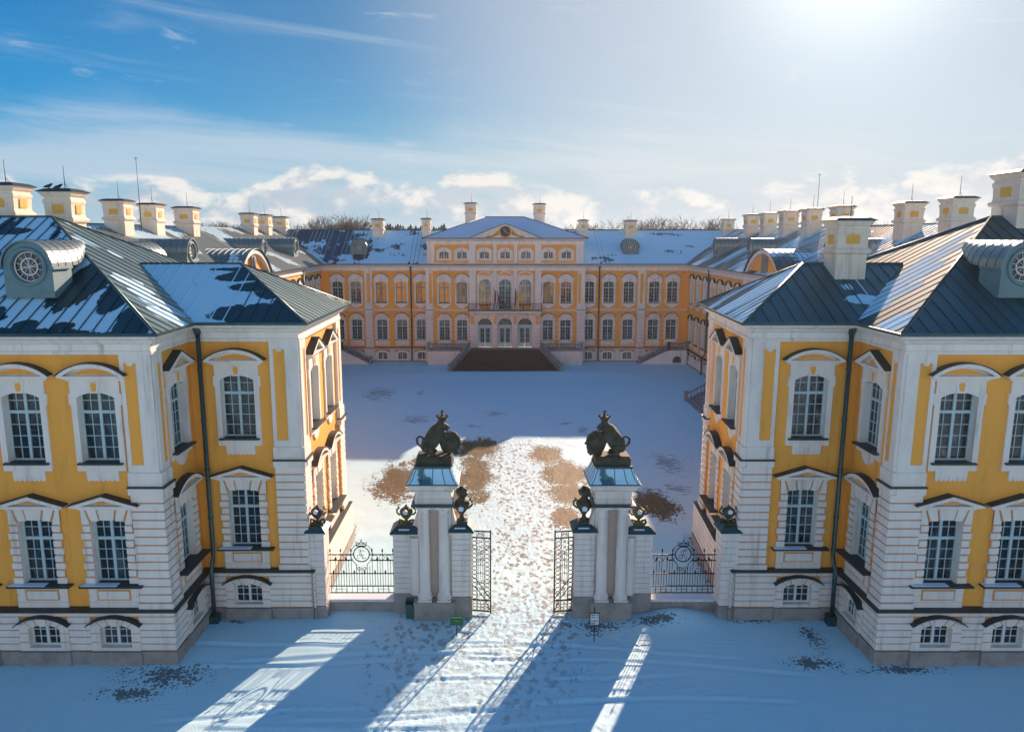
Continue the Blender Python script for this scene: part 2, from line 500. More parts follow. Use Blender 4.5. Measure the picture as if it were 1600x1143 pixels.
def casement(hw, z0, z1, tz, nx, rows_lo, rows_hi, y=0.26, mat='frame', bar=0.028):
    mb = MB(); m_ = M[mat]
    mb.box(-hw - .05, -hw + .06, y - .03, y + .04, z0, z1, m_)
    mb.box(hw - .06, hw + .05, y - .03, y + .04, z0, z1, m_)
    mb.box(-hw + .06, hw - .06, y - .03, y + .04, z0, z0 + .07, m_)
    mb.box(-hw + .06, hw - .06, y - .03, y + .04, z1 - .05, z1, m_)
    mb.box(-.055, .055, y - .05, y + .045, z0 + .07, z1 - .05, m_)
    if tz:
        mb.box(-hw + .06, hw - .06, y - .06, y + .05, tz - .06, tz + .06, m_)
    def rows(a, b, n):
        for i in range(1, n):
            z = a + (b - a) * i / n
            mb.box(-hw + .06, hw - .06, y - .015, y + .025, z - bar / 2, z + bar / 2, m_)
    if tz:
        rows(z0 + .07, tz - .06, rows_lo); rows(tz + .06, z1 - .05, rows_hi)
    else:
        rows(z0 + .07, z1 - .05, rows_lo)
    for i in range(1, nx):
        for sgn in (-1, 1):
            x = sgn * (.055 + (hw - .115) * i / nx)
            mb.box(x - bar / 2, x + bar / 2, y - .018, y + .028, z0 + .07, z1 - .05, m_)
    return mb


def pane(hw, z0, z1, y=0.275, mat='glass'):
    mb = MB(); mb.box(-hw, hw, y, y + .02, z0, z1, M[mat]); return mb


def seg_hood(mb_h, hw, zc, zt, depth=0.37, tymp=True):
    """segmental pediment over z = zc"""
    W, O, H = M['white'], M['ochre'], M['hood']
    mb_h.box(-hw + .22, hw - .22, -.12, 0, zc - .18, zc - .10, W)
    mb_h.box(-hw + .12, hw - .12, -.22, 0, zc - .10, zc - .04, W)
    mb_h.box(-hw + .02, hw - .02, -.32, 0, zc - .04, zc + .03, W)
    a_o = arch(hw, zc + .03, zt, 14); a_i = arch(hw - .20, zc + .03, zt - .15, 14)
    for (p, q), (r, t) in zip(zip(a_o, a_o[1:]), zip(a_i, a_i[1:])):
        mb_h.plate([r, p, q, t][::-1] if False else [p, q, t, r], -.34, 0, W)
    mb_h.plate([(hw - .21, zc + .03)] + arch(hw - .21, zc + .031, zt - .155, 14) + [(-hw + .21, zc + .03)], -.07, -.003, W)
    if tymp:
        mb_h.plate(arch(hw - .48, zc + .07, zt - .235, 12), -.085, -.06, O)
    a1 = arch(hw + .04, zc + .035, zt + .005, 14); a2 = arch(hw + .05, zc + .055, zt + .035, 14)
    for (p, q), (r, t) in zip(zip(a1, a1[1:]), zip(a2, a2[1:])):
        mb_h.plate([r, t, q, p], -depth, 0, H)


def tri_hood(mb_h, hw, zc, zt, depth=0.37):
    W, O, H = M['white'], M['ochre'], M['hood']
    mb_h.box(-hw + .22, hw - .22, -.12, 0, zc - .18, zc - .10, W)
    mb_h.box(-hw + .12, hw - .12, -.22, 0, zc - .10, zc - .04, W)
    mb_h.box(-hw + .02, hw - .02, -.32, 0, zc - .04, zc + .03, W)
    mb_h.plate([(hw, zc + .03), (0, zt), (0, zt - .16), (hw - .42, zc + .03)], -.34, 0, W)
    mb_h.plate([(-hw, zc + .03), (-hw + .42, zc + .03), (0, zt - .16), (0, zt)], -.34, 0, W)
    mb_h.plate([(hw - .43, zc + .03), (0, zt - .165), (-hw + .43, zc + .03)], -.08, -.003, W)
    mb_h.plate([(hw - .66, zc + .075), (0, zt - .25), (-hw + .66, zc + .075)], -.10, -.06, O)
    mb_h.plate([(hw + .05, zc + .03), (hw + .05, zc + .06), (0, zt + .04), (0, zt + .004)], -depth, 0, H)
    mb_h.plate([(-hw - .05, zc + .03), (0, zt + .004), (0, zt + .04), (-hw - .05, zc + .06)], -depth, 0, H)


def up_surround(hw=.94, top=11.6, apron=True, ears=True, scallop=False):
    mb = MB(); W, O = M['white'], M['ochre']
    r = [(hw, 8.05), (hw, 10.66), (hw + .07, 10.66), (hw + .07, 11.1), (hw, 11.1), (hw, top)] if ears else [(hw, 8.05), (hw, top)]
    inner = [(.72, 8.05)] + arch(.72, 10.94, 11.14, 8) + [(-.72, 8.05)]
    mb.plate(sym(r) + inner[::-1], -.08, .32, W)
    mb.box(-.72, .72, -.075, .30, 8.05, 8.37, W)
    if apron:
        mb.plate([(-.62, 7.78), (.62, 7.78), (.62, 8.05), (-.62, 8.05)], -.07, 0, W)
        for i in range(7):
            x = -.54 + i * .18
            mb.box(x - .055, x + .055, -.06, 0, 7.64, 7.78, W)
        mb.box(-.62, .62, -.035, 0, 7.66, 7.78, W)
    if scallop:
        mb.plate([(a, 16.1 - b) for a, b in arch(.5, 8.05, 8.45, 8)][::-1], -.07, 0, W)
    # key stone with an ochre cartouche
    mb.plate([(-.16, 11.12), (.16, 11.12), (.24, 11.56), (-.24, 11.56)], -.12, -.07, W)
    mb.plate([(-.07, 11.19), (.07, 11.19), (.115, 11.42), (.08, 11.52), (-.08, 11.52), (-.115, 11.42)], -.135, -.10, O)
    return mb


def jambs(mb, hw_o, hw_i, z0, z1, n, y0=-.11):
    """rusticated jamb blocks over an orange ground"""
    W = M['white']
    h = (z1 - z0) / n
    for i in range(n):
        o = hw_o + (.07 if i % 2 == 0 else 0)
        for sgn in (-1, 1):
            mb.box(sgn * (hw_i + .005), sgn * o, y0, -.02, z0 + i * h + .035, z0 + (i + 1) * h - .035, W)


def low_surround(court=False):
    mb = MB(); W, G = M['white'], M['groove']
    ho, hi = 1.0, .67
    r = [(ho, 3.3), (ho, 6.5)]
    inner = [(hi + .015, 3.3)] + arch(hi + .015, 5.95, 6.07, 6) + [(-hi - .015, 3.3)]
    mb.plate(sym(r) + inner[::-1], -.05, 0.0, G)
    inner = [(hi, 3.3)] + arch(hi, 5.94, 6.06, 6) + [(-hi, 3.3)]
    mb.plate(sym([(ho - .04, 3.3), (ho - .04, 6.4)]) + inner[::-1], -.03, .32, W)
    jambs(mb, ho - .02, hi, 3.38, 5.86, 8)
    # splayed head blocks
    for x0, x1, t0, t1 in ((.69, 1.0, .88, 1.0), (.32, .62, .42, .80), (-.26, .26, -.34, .34), (-.62, -.32, -.80, -.42), (-1.0, -.69, -1.0, -.88)):
        zb = 5.88 if abs(x0 + x1) > 1.2 else (6.02 if abs(x0 + x1) > .5 else 6.06)
        mb.plate([(x0, zb), (x1, zb), (t1, 6.52), (t0, 6.52)], -.13 if abs(x0 + x1) < .1 else -.10, -.02, W)
    # apron under the sill
    mb.box(-1.0, 1.0, -.10, 0, 2.36, 2.62, W)
    mb.box(-.98, .98, -.06, 0, 2.62, 3.26, W)
    mb.box(-.66, .66, -.075, -.05, 2.68, 3.14, G)
    mb.box(-.60, .60, -.10, -.06, 2.74, 3.08, W)
    for sgn in (-1, 1):
        mb.box(sgn * .70, sgn * 1.0, -.085, -.05, 2.64, 2.88, W)
        mb.box(sgn * .70, sgn * 1.0, -.085, -.05, 2.94, 3.22, W)
    return mb


def base_surround():
    mb = MB(); W, G = M['white'], M['groove']
    r = [(.98, .60), (.98, 1.72)] + arch(.98, 1.78, 2.08, 12)[1:6] + []
    pts = [(.98, .60)] + arch(.98, 1.72, 2.06, 12) + [(-.98, .60)]
    inner = [(.63, .60)] + arch(.62, 1.55, 1.72, 8) + [(-.63, .60)]
    mb.plate(pts + inner[::-1], -.085, .30, W)
    mb.box(-.62, .62, -.08, .28, .60, .74, W)
    for k in range(1, 3):
        z = .60 + .38 * k
        for sgn in (-1, 1):
            mb.box(sgn * .64, sgn * .985, -.09, -.07, z - .02, z + .02, G)
    for sgn in (-1, 1):
        for a in (.35, .72):
            x0, x1 = a * .70, a * .98 + .04
            mb.plate([(sgn * x0 - .02, 1.70 - .12 * a), (sgn * x0 + .02, 1.70 - .12 * a), (sgn * x1 + .02, 2.02 - .22 * a), (sgn * x1 - .02, 2.02 - .22 * a)], -.092, -.07, G)
    mb.plate([(-.13, 1.68), (.13, 1.68), (.17, 2.07), (-.17, 2.07)], -.14, -.07, W)
    return mb


def base_hood():
    mb = MB(); H = M['hood']
    a1 = arch(1.08, 1.72, 2.09, 14); a2 = arch(1.10, 1.75, 2.15, 14)
    for (p, q), (r_, t) in zip(zip(a1, a1[1:]), zip(a2, a2[1:])):
        mb.plate([r_, t, q, p], -.30, 0, H)
    return mb


def sill(hw, z, depth, mat='hood', snow=False, th=.07):
    mb = MB(); mb.box(-hw, hw, -depth, .24, z - th, z, M[mat])
    if snow:
        mb.box(-hw + .06, hw * .2, -depth + .03, -.02, z, z + .03, M['snowcap'])
    return mb


def kit(name, zorg, **parts):
    """parts: frame plus sub-parts; all shifted so that the window's origin is its sill"""
    o = (0, 0, zorg)
    KIT[name] = (zorg, {k: v.mesh(k, o) for k, v in parts.items()})


h = MB(); seg_hood(h, 1.27, 11.78, 12.28)
h2 = MB(); tri_hood(h2, 1.22, 11.78, 12.42)
h3 = MB(); tri_hood(h3, 1.32, 6.66, 7.10)
h4 = MB(); seg_hood(h4, 1.28, 6.66, 7.15)
kit('upper_seg', 8.37, frame=casement(.72, 8.4, 11.2, 10.33, 2, 4, 2), pane=pane(.74, 8.38, 11.25), surround=up_surround(), sill=sill(.86, 8.39, .22), pediment=h)
kit('upper_seg_curtain', 8.37, frame=casement(.72, 8.4, 11.2, 10.33, 2, 4, 2), pane=pane(.74, 8.38, 11.25, mat='glasscur'), surround=up_surround(), sill=sill(.86, 8.39, .22), pediment=h)
kit('upper_tri', 8.37, frame=casement(.72, 8.4, 11.2, 10.33, 2, 4, 2), pane=pane(.74, 8.38, 11.25), surround=up_surround(apron=False, scallop=True), sill=sill(.92, 8.39, .30), pediment=h2)
kit('lower_tri', 3.38, frame=casement(.67, 3.4, 6.1, 5.2, 2, 4, 2), pane=pane(.69, 3.38, 6.15), surround=low_surround(), sill=sill(1.24, 3.38, .34, snow=True), pediment=h3)
kit('lower_seg', 3.38, frame=casement(.67, 3.4, 6.1, 5.2, 2, 4, 2), pane=pane(.69, 3.38, 6.15), surround=low_surround(), sill=sill(1.24, 3.38, .46), pediment=h4)
kit('basement', .74, frame=casement(.62, .74, 1.75, None, 2, 3, 0, mat='framew', y=.20), pane=pane(.63, .74, 1.76, y=.215), surround=base_surround(), hood=base_hood())


def court_up_surround():
    mb = MB(); W, O = M['white'], M['ochre']
    pts = [(.86, 8.1), (.91, 8.5), (.91, 9.4), (.86, 9.5), (.86, 10.9), (.97, 11.05), (.97, 11.62)] + arch(.93, 11.68, 12.2, 12)[1:-1] + [(-.97, 11.62), (-.97, 11.05), (-.86, 10.9), (-.86, 9.5), (-.91, 9.4), (-.91, 8.5), (-.86, 8.1)]
    low = [(-.55, 7.95), (-.25, 7.72), (0, 7.65), (.25, 7.72), (.55, 7.95)]
    inner = [(.70, 8.3)] + arch(.70, 10.95, 11.14, 8) + [(-.70, 8.3)]
    mb.plate([(.86, 8.1)] + pts[1:] + [(-.86, 8.1), (-.70, 8.1)] + inner[::-1] + [(.70, 8.1)], -.09, .30, W)
    mb.plate(low + [(.86, 8.1), (.86, 8.36), (-.86, 8.36), (-.86, 8.1)], -.085, 0, W)
    mb.box(-.69, .69, 0, .28, 8.1, 8.36, W)
    for sgn in (-1, 1):
        mb.plate([(sgn * .1 - .04, 11.25), (sgn * .1 + .04, 11.25), (sgn * .12 + .05, 11.5), (sgn * .12 - .05, 11.5)], -.105, -.08, M['groove'])
    return mb


def arc_strip(hw, zs, zt, th, depth, mat, y1=0.0, n=14):
    mb = MB()
    a1 = arch(hw, zs, zt, n); a2 = arch(hw + th * .5, zs + th * .4, zt + th, n)
    for (p, q), (r_, t) in zip(zip(a1, a1[1:]), zip(a2, a2[1:])):
        mb.plate([r_, t, q, p], -depth, y1, mat)
    return mb


def court_low_surround():
    mb = MB(); W, G = M['white'], M['groove']
    pts = [(0.93, 3.3), (0.93, 6.35)] + arch(0.93, 6.4, 6.98, 12)[1:-1] + [(-0.93, 6.35), (-0.93, 3.3)]
    inner = [(.69, 3.3)] + arch(.69, 5.98, 6.1, 6) + [(-.69, 3.3)]
    mb.plate(pts + inner[::-1], -.05, .30, W)
    for i in range(1, 9):
        z = 3.35 + i * .33
        for sgn in (-1, 1):
            mb.box(sgn * .71, sgn * 0.94, -.06, -.04, z - .022, z + .022, G)
    jambs(mb, 0.93, .70, 3.36, 6.0, 8, y0=-.085)
    for x in (-.5, -.25, .25, .5):
        mb.plate([(x - .02, 6.12), (x + .02, 6.12), (x * 1.5 + .03, 6.5), (x * 1.5 - .03, 6.5)], -.07, -.04, G)
    mb.box(-.9, .9, -.06, 0, 2.62, 3.26, W)
    mb.box(-.62, .62, -.07, -.05, 2.72, 3.14, G)
    mb.box(-.57, .57, -.09, -.05, 2.77, 3.09, W)
    return mb


def court_base_surround():
    mb = MB(); W = M['white']
    pts = [(.95, .60)] + arch(.95, 1.72, 2.06, 10) + [(-.95, .60)]
    inner = [(.62, .60)] + arch(.62, 1.55, 1.72, 6) + [(-.62, .60)]
    mb.plate(pts + inner[::-1], -.07, .28, W)
    mb.box(-.61, .61, -.06, .26, .60, .74, W)
    return mb


ck = dict(surround=court_up_surround(), sill=sill(.78, 8.38, .16))
kit('court_upper', 8.37, frame=casement(.70, 8.4, 11.2, 10.33, 2, 4, 2), pane=pane(.72, 8.38, 11.25), hood=arc_strip(.97, 11.66, 12.2, .05, .26, M['hood']), **ck)
kit('court_upper_blind', 8.37, frame=casement(.70, 8.4, 11.2, 10.33, 1, 2, 1, bar=.02, mat='framedim'), pane=pane(.72, 8.38, 11.25, mat='glasswarm'), hood=arc_strip(.97, 11.66, 12.2, .05, .26, M['hood']), **ck)
kit('court_lower', 3.38, frame=casement(.68, 3.4, 6.1, 5.2, 2, 4, 2), pane=pane(.70, 3.38, 6.15), hood=arc_strip(.97, 6.38, 6.98, .05, .26, M['hood']), surround=court_low_surround(), sill=sill(.97, 3.38, .22))
kit('court_lower_curtain', 3.38, frame=casement(.68, 3.4, 6.1, 5.2, 2, 4, 2), pane=pane(.70, 3.38, 6.15, mat='glasscur'), hood=arc_strip(.97, 6.38, 6.98, .05, .26, M['hood']), surround=court_low_surround(), sill=sill(.97, 3.38, .22))
kit('court_basement', .74, frame=casement(.62, .74, 1.75, None, 2, 3, 0, mat='framew', y=.18), pane=pane(.63, .74, 1.76, y=.195), surround=court_base_surround(), hood=arc_strip(1.02, 1.72, 2.08, .05, .22, M['hood']))


def attic_surround():
    mb = MB(); W, G = M['white'], M['groove']
    pts = [(1.0, 13.9), (1.0, 15.2)] + arch(1.0, 15.2, 15.62, 12)[1:-1] + [(-1.0, 15.2), (-1.0, 13.9)]
    inner = [(.64, 13.9)] + arch(.64, 14.86, 15.06, 6) + [(-.64, 13.9)]
    mb.plate(pts + inner[::-1], -.08, .28, W)
    mb.box(-.63, .63, -.07, .26, 13.9, 14.12, W)
    mb.plate([(-.06, 15.18), (.06, 15.18), (.09, 15.36), (-.09, 15.36)], -.10, -.07, G)
    return mb


kit('attic', 14.12, frame=casement(.64, 14.14, 15.1, None, 2, 3, 0, mat='framew', y=.2), pane=pane(.66, 14.14, 15.12, y=.215), surround=attic_surround(), hood=arc_strip(1.0, 15.2, 15.62, .04, .2, M['groove']))


def arch_window_surround():
    mb = MB(); W, O = M['white'], M['ochre']
    pts = [(1.05, 7.45), (1.05, 11.95), (-1.05, 11.95), (-1.05, 7.45)]
    inner = [(.82, 7.45)] + arch(.82, 10.66, 11.46, 14) + [(-.82, 7.45)]
    mb.plate(pts + inner[::-1], -.08, .3, W)
    for a, b, o in ((1.16, 1.0, -.2),):
        a_o = arch(1.18, 11.98, 12.5, 12); a_i = arch(1.0, 11.98, 12.36, 12)
        for (p, q), (r_, t) in zip(zip(a_o, a_o[1:]), zip(a_i, a_i[1:])):
            mb.plate([p, q, t, r_], -.22, 0, W)
    mb.plate(arch(1.0, 11.98, 12.36, 12), -.05, 0, O)
    mb.box(-1.2, 1.2, -.18, 0, 11.92, 11.985, W)
    return mb


def arch_frame():
    mb = casement(.82, 8.1, 11.5, 10.62, 2, 4, 0, y=.22)
    for i in range(1, 6):
        t = PI * i / 6
        mb.box(-.018, .018, .20, .24, 10.66, 10.67, M['frame'])
        mb.tube([(.2 * math.cos(t), .22, 10.66 + .2 * math.sin(t)), (.8 * math.cos(t), .22, 10.66 + .8 * math.sin(t))], .018, 4, M['frame'])
    mb.tube([(.45 * math.cos(PI * i / 10), .22, 10.66 + .45 * math.sin(PI * i / 10)) for i in range(11)], .018, 4, M['frame'])
    return mb


apron = MB(); apron.box(-.80, .80, .02, .26, 7.45, 8.1, M['ochre'])
kit('arched_window', 8.1, frame=arch_frame(), pane=pane(.82, 8.1, 11.48, y=.235, mat='glasswarm'), surround=arch_window_surround(), apron=apron, sill=sill(.84, 8.12, .12))
kit('balcony_door', 7.45, frame=casement(.82, 7.46, 11.5, 10.62, 2, 5, 3, y=.22), pane=pane(.82, 7.46, 11.48, y=.235, mat='glasscur'), surround=arch_window_surround())


def portal_surround():
    mb = MB(); W, G = M['white'], M['groove']
    pts = [(1.33, 2.42), (1.33, 7.25), (-1.33, 7.25), (-1.33, 2.42)]
    inner = [(.93, 2.42)] + arch(.93, 5.42, 6.35, 14) + [(-.93, 2.42)]
    mb.plate(pts + inner[::-1], -.10, .55, W)
    for i in range(1, 9):
        z = 2.45 + i * .36
        for sgn in (-1, 1):
            mb.box(sgn * .94, sgn * 1.335, -.108, -.08, z - .025, z + .025, G)
    for i in range(1, 8):
        t = PI * i / 8
        x, z = math.cos(t), math.sin(t)
        px, pz = -z * .022, x * .022
        mb.plate([(x * .94 - px, 5.42 + z * .94 - pz), (x * 1.28 - px, 5.42 + z * 1.45 - pz), (x * 1.28 + px, 5.42 + z * 1.45 + pz), (x * .94 + px, 5.42 + z * .94 + pz)][::-1], -.108, -.08, G)
    mb.box(-1.33, 1.33, -.16, 0, 7.0, 7.1, W)
    mb.plate([(-.12, 6.3), (.12, 6.3), (.2, 6.9), (-.2, 6.9)], -.2, -.05, W)
    return mb


def portal_leaf():
    mb = MB(); F = M['frame']
    y = .42
    for sgn in (-1, 1):
        mb.box(sgn * .02, sgn * .93, y, y + .05, 2.42, 3.05, F)
        mb.box(sgn * .02, sgn * .14, y, y + .05, 3.05, 4.95, F)
        mb.box(sgn * .62, sgn * .93, y, y + .05, 3.05, 4.95, F)
        for z in (3.65, 4.28):
            mb.box(sgn * .14, sgn * .62, y + .01, y + .04, z - .02, z + .02, F)
        mb.box(sgn * .37, sgn * .40, y + .01, y + .04, 3.05, 4.95, F)
    mb.box(-.93, .93, y - .01, y + .05, 4.95, 5.42, F)
    for i in range(1, 7):
        t = PI * i / 7
        mb.tube([(.22 * math.cos(t), y + .02, 5.42 + .22 * math.sin(t)), (.9 * math.cos(t), y + .02, 5.42 + .9 * math.sin(t))], .02, 4, F)
    mb.tube([(.24 * math.cos(PI * i / 8), y + .02, 5.42 + .24 * math.sin(PI * i / 8)) for i in range(9)], .02, 4, F)
    return mb


kit('portal_door', 2.42, frame=portal_leaf(), pane=pane(.93, 3.0, 6.36, y=.445), surround=portal_surround())


def put_window(kind, parent, x, y, rz, name='window'):
    zo, parts = KIT[kind]
    po = ORG[parent]
    wdw = child(parts['frame'], name, parent, Vector((x, y, zo)) - po, rz)
    for k, me in parts.items():
        if k != 'frame':
            child(me, k, wdw)
    return wdw


# ------------------------------------------------------------------ facades
HOLES = {'upper': (-.79, .79, 8.12, 11.3), 'lower': (-.78, .78, 3.2, 6.3), 'basement': (-.85, .85, .66, 1.8), 'attic': (-.85, .85, 13.95, 15.3),
         'arched': (-.95, .95, 7.5, 11.7), 'portal': (-1.1, 1.1, 2.43, 6.6)}


def facade(bld, p0, p1, wins, conv=(False, False), pil=(), zt=12.75, base_n=.18, base_wins=True, z_low=-.4, simple=False, base_ext=None):
    """wins: (u, upper kind, lower kind, basement kind); conv: is the corner at either end convex;
    pil: (u0, u1) panelled pilasters"""
    p0 = Vector(p0); p1 = Vector(p1); L = (p1 - p0).length
    ang = math.atan2(p1.y - p0.y, p1.x - p0.x)
    X = Matrix.Translation((p0.x, p0.y, 0)) @ Matrix.Rotation(ang, 4, 'Z')
    d = (p1 - p0).normalized(); n = Vector((d.y, -d.x))
    W, G, O, H, S = M['white'], M['groove'], M['ochre'], M['hood'], M['stone']
    hol, bh = [], []
    for u, up, lo, ba in wins:
        if up: k = HOLES['arched' if 'arch' in up or 'balcony' in up else 'upper']; hol.append((u + k[0], u + k[1], k[2], k[3]))
        if lo: k = HOLES['portal' if 'portal' in lo else 'lower']; hol.append((u + k[0], u + k[1], k[2], k[3]))
        if ba: k = HOLES['basement']; bh.append((u + k[0], u + k[1], k[2], k[3]))
    mb = MB(X); mb.grid_wall(0, L, 2.2, zt, 0, hol, O); mb.build('wall', bld)
    n0, n1 = base_n, base_n + .05
    s0 = -n0 if conv[0] else n1; e0 = L + n1 if conv[1] else L
    mb = MB(X)
    mb.grid_wall(-n0 if conv[0] else 0, L + n0 if conv[1] else L, z_low, 2.34, -n0, bh, G)
    zz = [.60 + i * .292 for i in range(7)]
    for a, b in zip(zz, zz[1:]):
        cuts = sorted((q[0] - .12, q[1] + .12) for q in bh if a < 2.0)
        u = s0
        for c0, c1 in cuts + [(e0, None)]:
            if c0 - u > .02:
                mb.box(u, c0, -n1, -n0, a + .022, b - .022, W)
            u = c1
    mb.build('basement_wall', bld)
    mb = MB(X)
    p1_ = n1 + .04; p2_ = n1 + .14
    s1 = -n0 if conv[0] else p2_; e1 = L + p1_ if conv[1] else L
    mb.box(s1, e1, -p1_, -n0, z_low, .56, S)
    for u, up, lo, ba in wins:
        if ba: mb.box(max(u - 1.02, s1), u + 1.02, -p2_, -p1_, z_low, .575, S)
    mb.build('plinth', bld)
    for u0, u1 in pil:
        a = u0 < .05 and conv[0]; b = u1 > L - .05 and conv[1]
        def span(nn, inner):
            return (u0 - (inner if a else 0), u1 + (nn if b else 0))
        mb = MB(X)
        q0, q1 = span(.08, 0)
        wdt = u1 - u0
        mb.box(q0, q1, -.08, 0, 8.0, 12.62, W)
        sw = min(.5, wdt * .42)
        c0 = u0 + wdt * .14 if b or not a else u1 - wdt * .14 - sw
        if not (a or b): c0 = (u0 + u1 - sw) / 2
        mb.box(q0, c0, -.13, -.08, 8.0, 12.62, W); mb.box(c0 + sw, q1, -.13, -.08, 8.0, 12.62, W)
        mb.box(c0, c0 + sw, -.13, -.08, 8.0, 8.3, W); mb.box(c0, c0 + sw, -.13, -.08, 12.28, 12.62, W)
        mb.box(c0, c0 + sw, -.095, -.08, 8.3, 12.28, O)
        mb.plate([(c0 + sw / 2 + x_ * sw * .3, 12.28 - y_ * .12) for x_, y_ in ((-1, 0), (-.6, .8), (0, 1), (.6, .8), (1, 0))], -.125, -.09, W)
        q0, q1 = span(.18, .0)
        mb.box(q0 - (0 if a else .03), q1 + (0 if b else .03), -.18, 0, 7.46, 8.0, W)
        mb.box(q0 - (0 if a else .06), q1 + (.12 if b else .06), -.30, 0, 7.40, 7.46, H)
        mb.box(q0 - (0 if a else .05), q1 + (.02 if b else .05), -.24, 0, 7.12, 7.40, W)
        q0, q1 = span(.10, 0)
        mb.box(q0, q1, -.10, 0, 2.36, 7.12, G)
        q0, q1 = span(.16, .10)
        nn = 13; hh = (7.12 - 2.62) / nn
        for i in range(nn):
            mb.box(q0, q1, -.16, -.10, 2.62 + i * hh + .03, 2.62 + (i + 1) * hh - .03, W)
        mb.box(q0 - (0 if a else .05), q1 + (.06 if b else .05), -.22, -.10, 2.37, 2.60, W)
        mb.build('pilaster', bld)
    for u, up, lo, ba in wins:
        c = p0 + d * u
        if up: put_window(up, bld, c.x, c.y, ang)
        if lo: put_window(lo, bld, c.x, c.y, ang, 'door' if 'portal' in lo else 'window')
        if ba:
            c2 = c + n * base_n
            put_window(ba, bld, c2.x, c2.y, ang)


def roof_face(mb, pts, mat, u_off=0.0, rib=0.55, ribmat=None, th=.034):
    """planar slope; pts[0]->pts[1] is the eave. Standing seams run up the slope."""
    P = [Vector(p) for p in pts]
    ue = (P[1] - P[0]).normalized()
    nrm = Vector((0, 0, 0))
    for i in range(len(P)):
        nrm += P[i].cross(P[(i + 1) % len(P)])
    nrm.normalize()
    if nrm.z < 0: nrm = -nrm
    ve = nrm.cross(ue).normalized()
    if ve.z < 0: ve = -ve
    uv = [((p - P[0]).dot(ue) + u_off, (p - P[0]).dot(ve)) for p in P]
    mb.add(P, [tuple(range(len(P)))], mat, [uv])
    u0 = min(a for a, b in uv); u1 = max(a for a, b in uv)
    k = math.ceil(u0 / rib)
    while k * rib < u1 - .05:
        u = k * rib; vs = []
        for i in range(len(uv)):
            (a, b), (c, e) = uv[i], uv[(i + 1) % len(uv)]
            if (a - u) * (c - u) < 0:
                vs.append(b + (e - b) * (u - a) / (c - a))
        if len(vs) == 2 and abs(vs[0] - vs[1]) > .15:
            v0, v1 = min(vs), max(vs)
            o = P[0] + ue * (u - u_off); t = .016
            q = [o + ue * sx + ve * vv + nrm * nz for vv in (v0, v1) for sx, nz in ((-t, -.01), (t, -.01), (t, th), (-t, th))]
            uvr = [(u, v0)] * 4
            mb.add(q, [(0, 1, 5, 4), (1, 2, 6, 5), (2, 3, 7, 6), (3, 0, 4, 7), (0, 3, 2, 1), (4, 5, 6, 7)], ribmat or mat, [uvr] * 6)
        k += 1


def ridge(mb, pts, r=.09, mat=None):
    mb.tube(pts, r, 6, mat or M['pipe'])


def chimney(bld, cx, cy, z0, z1, hx, hy, rod=1.4, band=True):
    """rendered baroque chimney: moulded shaft, ochre panels, metal cap, lightning rod"""
    W = M['cream']; hgt = z1 - z0
    mb = MB()
    t = z1 - 1.9
    mb.sqlathe([(0, z0 - t), (0, .32), (.10, .36), (.14, .46), (.10, .55), (.02, .60), (.0, .72), (.02, 1.2), (.06, 1.30), (.06, 1.42), (.0, 1.47), (.0, 1.55), (.08, 1.62), (.16, 1.75), (.18, 1.80)], (cx, cy, t), hx, hy, W)
    o = mb.build('chimney', bld, (cx, cy, z0))
    mb = MB()
    mb.sqlathe([(.24, 1.80), (.25, 1.83), (.0, 1.95), (-.2, 1.99)], (cx, cy, t), hx, hy, M['hood'])
    mb.build('cap', o)
    for sx, sy in ((0, -1), (1, 0), (-1, 0)):
        mb = MB()
        if sy:
            mb.plate([(cx - .42 * hx, t + .78), (cx + .42 * hx, t + .78), (cx + .46 * hx, t + 1.1), (cx + .34 * hx, t + 1.2), (cx - .34 * hx, t + 1.2), (cx - .46 * hx, t + 1.1)], cy - hy - .05, cy - hy + .1, M['chpanel'])
        else:
            mb.box(cx + sx * (hx - .1), cx + sx * (hx + .05), cy - .4 * hy, cy + .4 * hy, t + .76, t + 1.2, M['chpanel'])
        mb.build('panel', o)
    if rod:
        mb = MB()
        mb.tube([(cx + .1, cy, z1), (cx + .1, cy, z1 + rod)], .022, 5, M['iron'], r1=.012)
        mb.tube([(cx + .1, cy, z1 + .35), (cx + .32, cy, z1 + .05)], .012, 4, M['iron'])
        mb.build('lightning_rod', o)
    return o


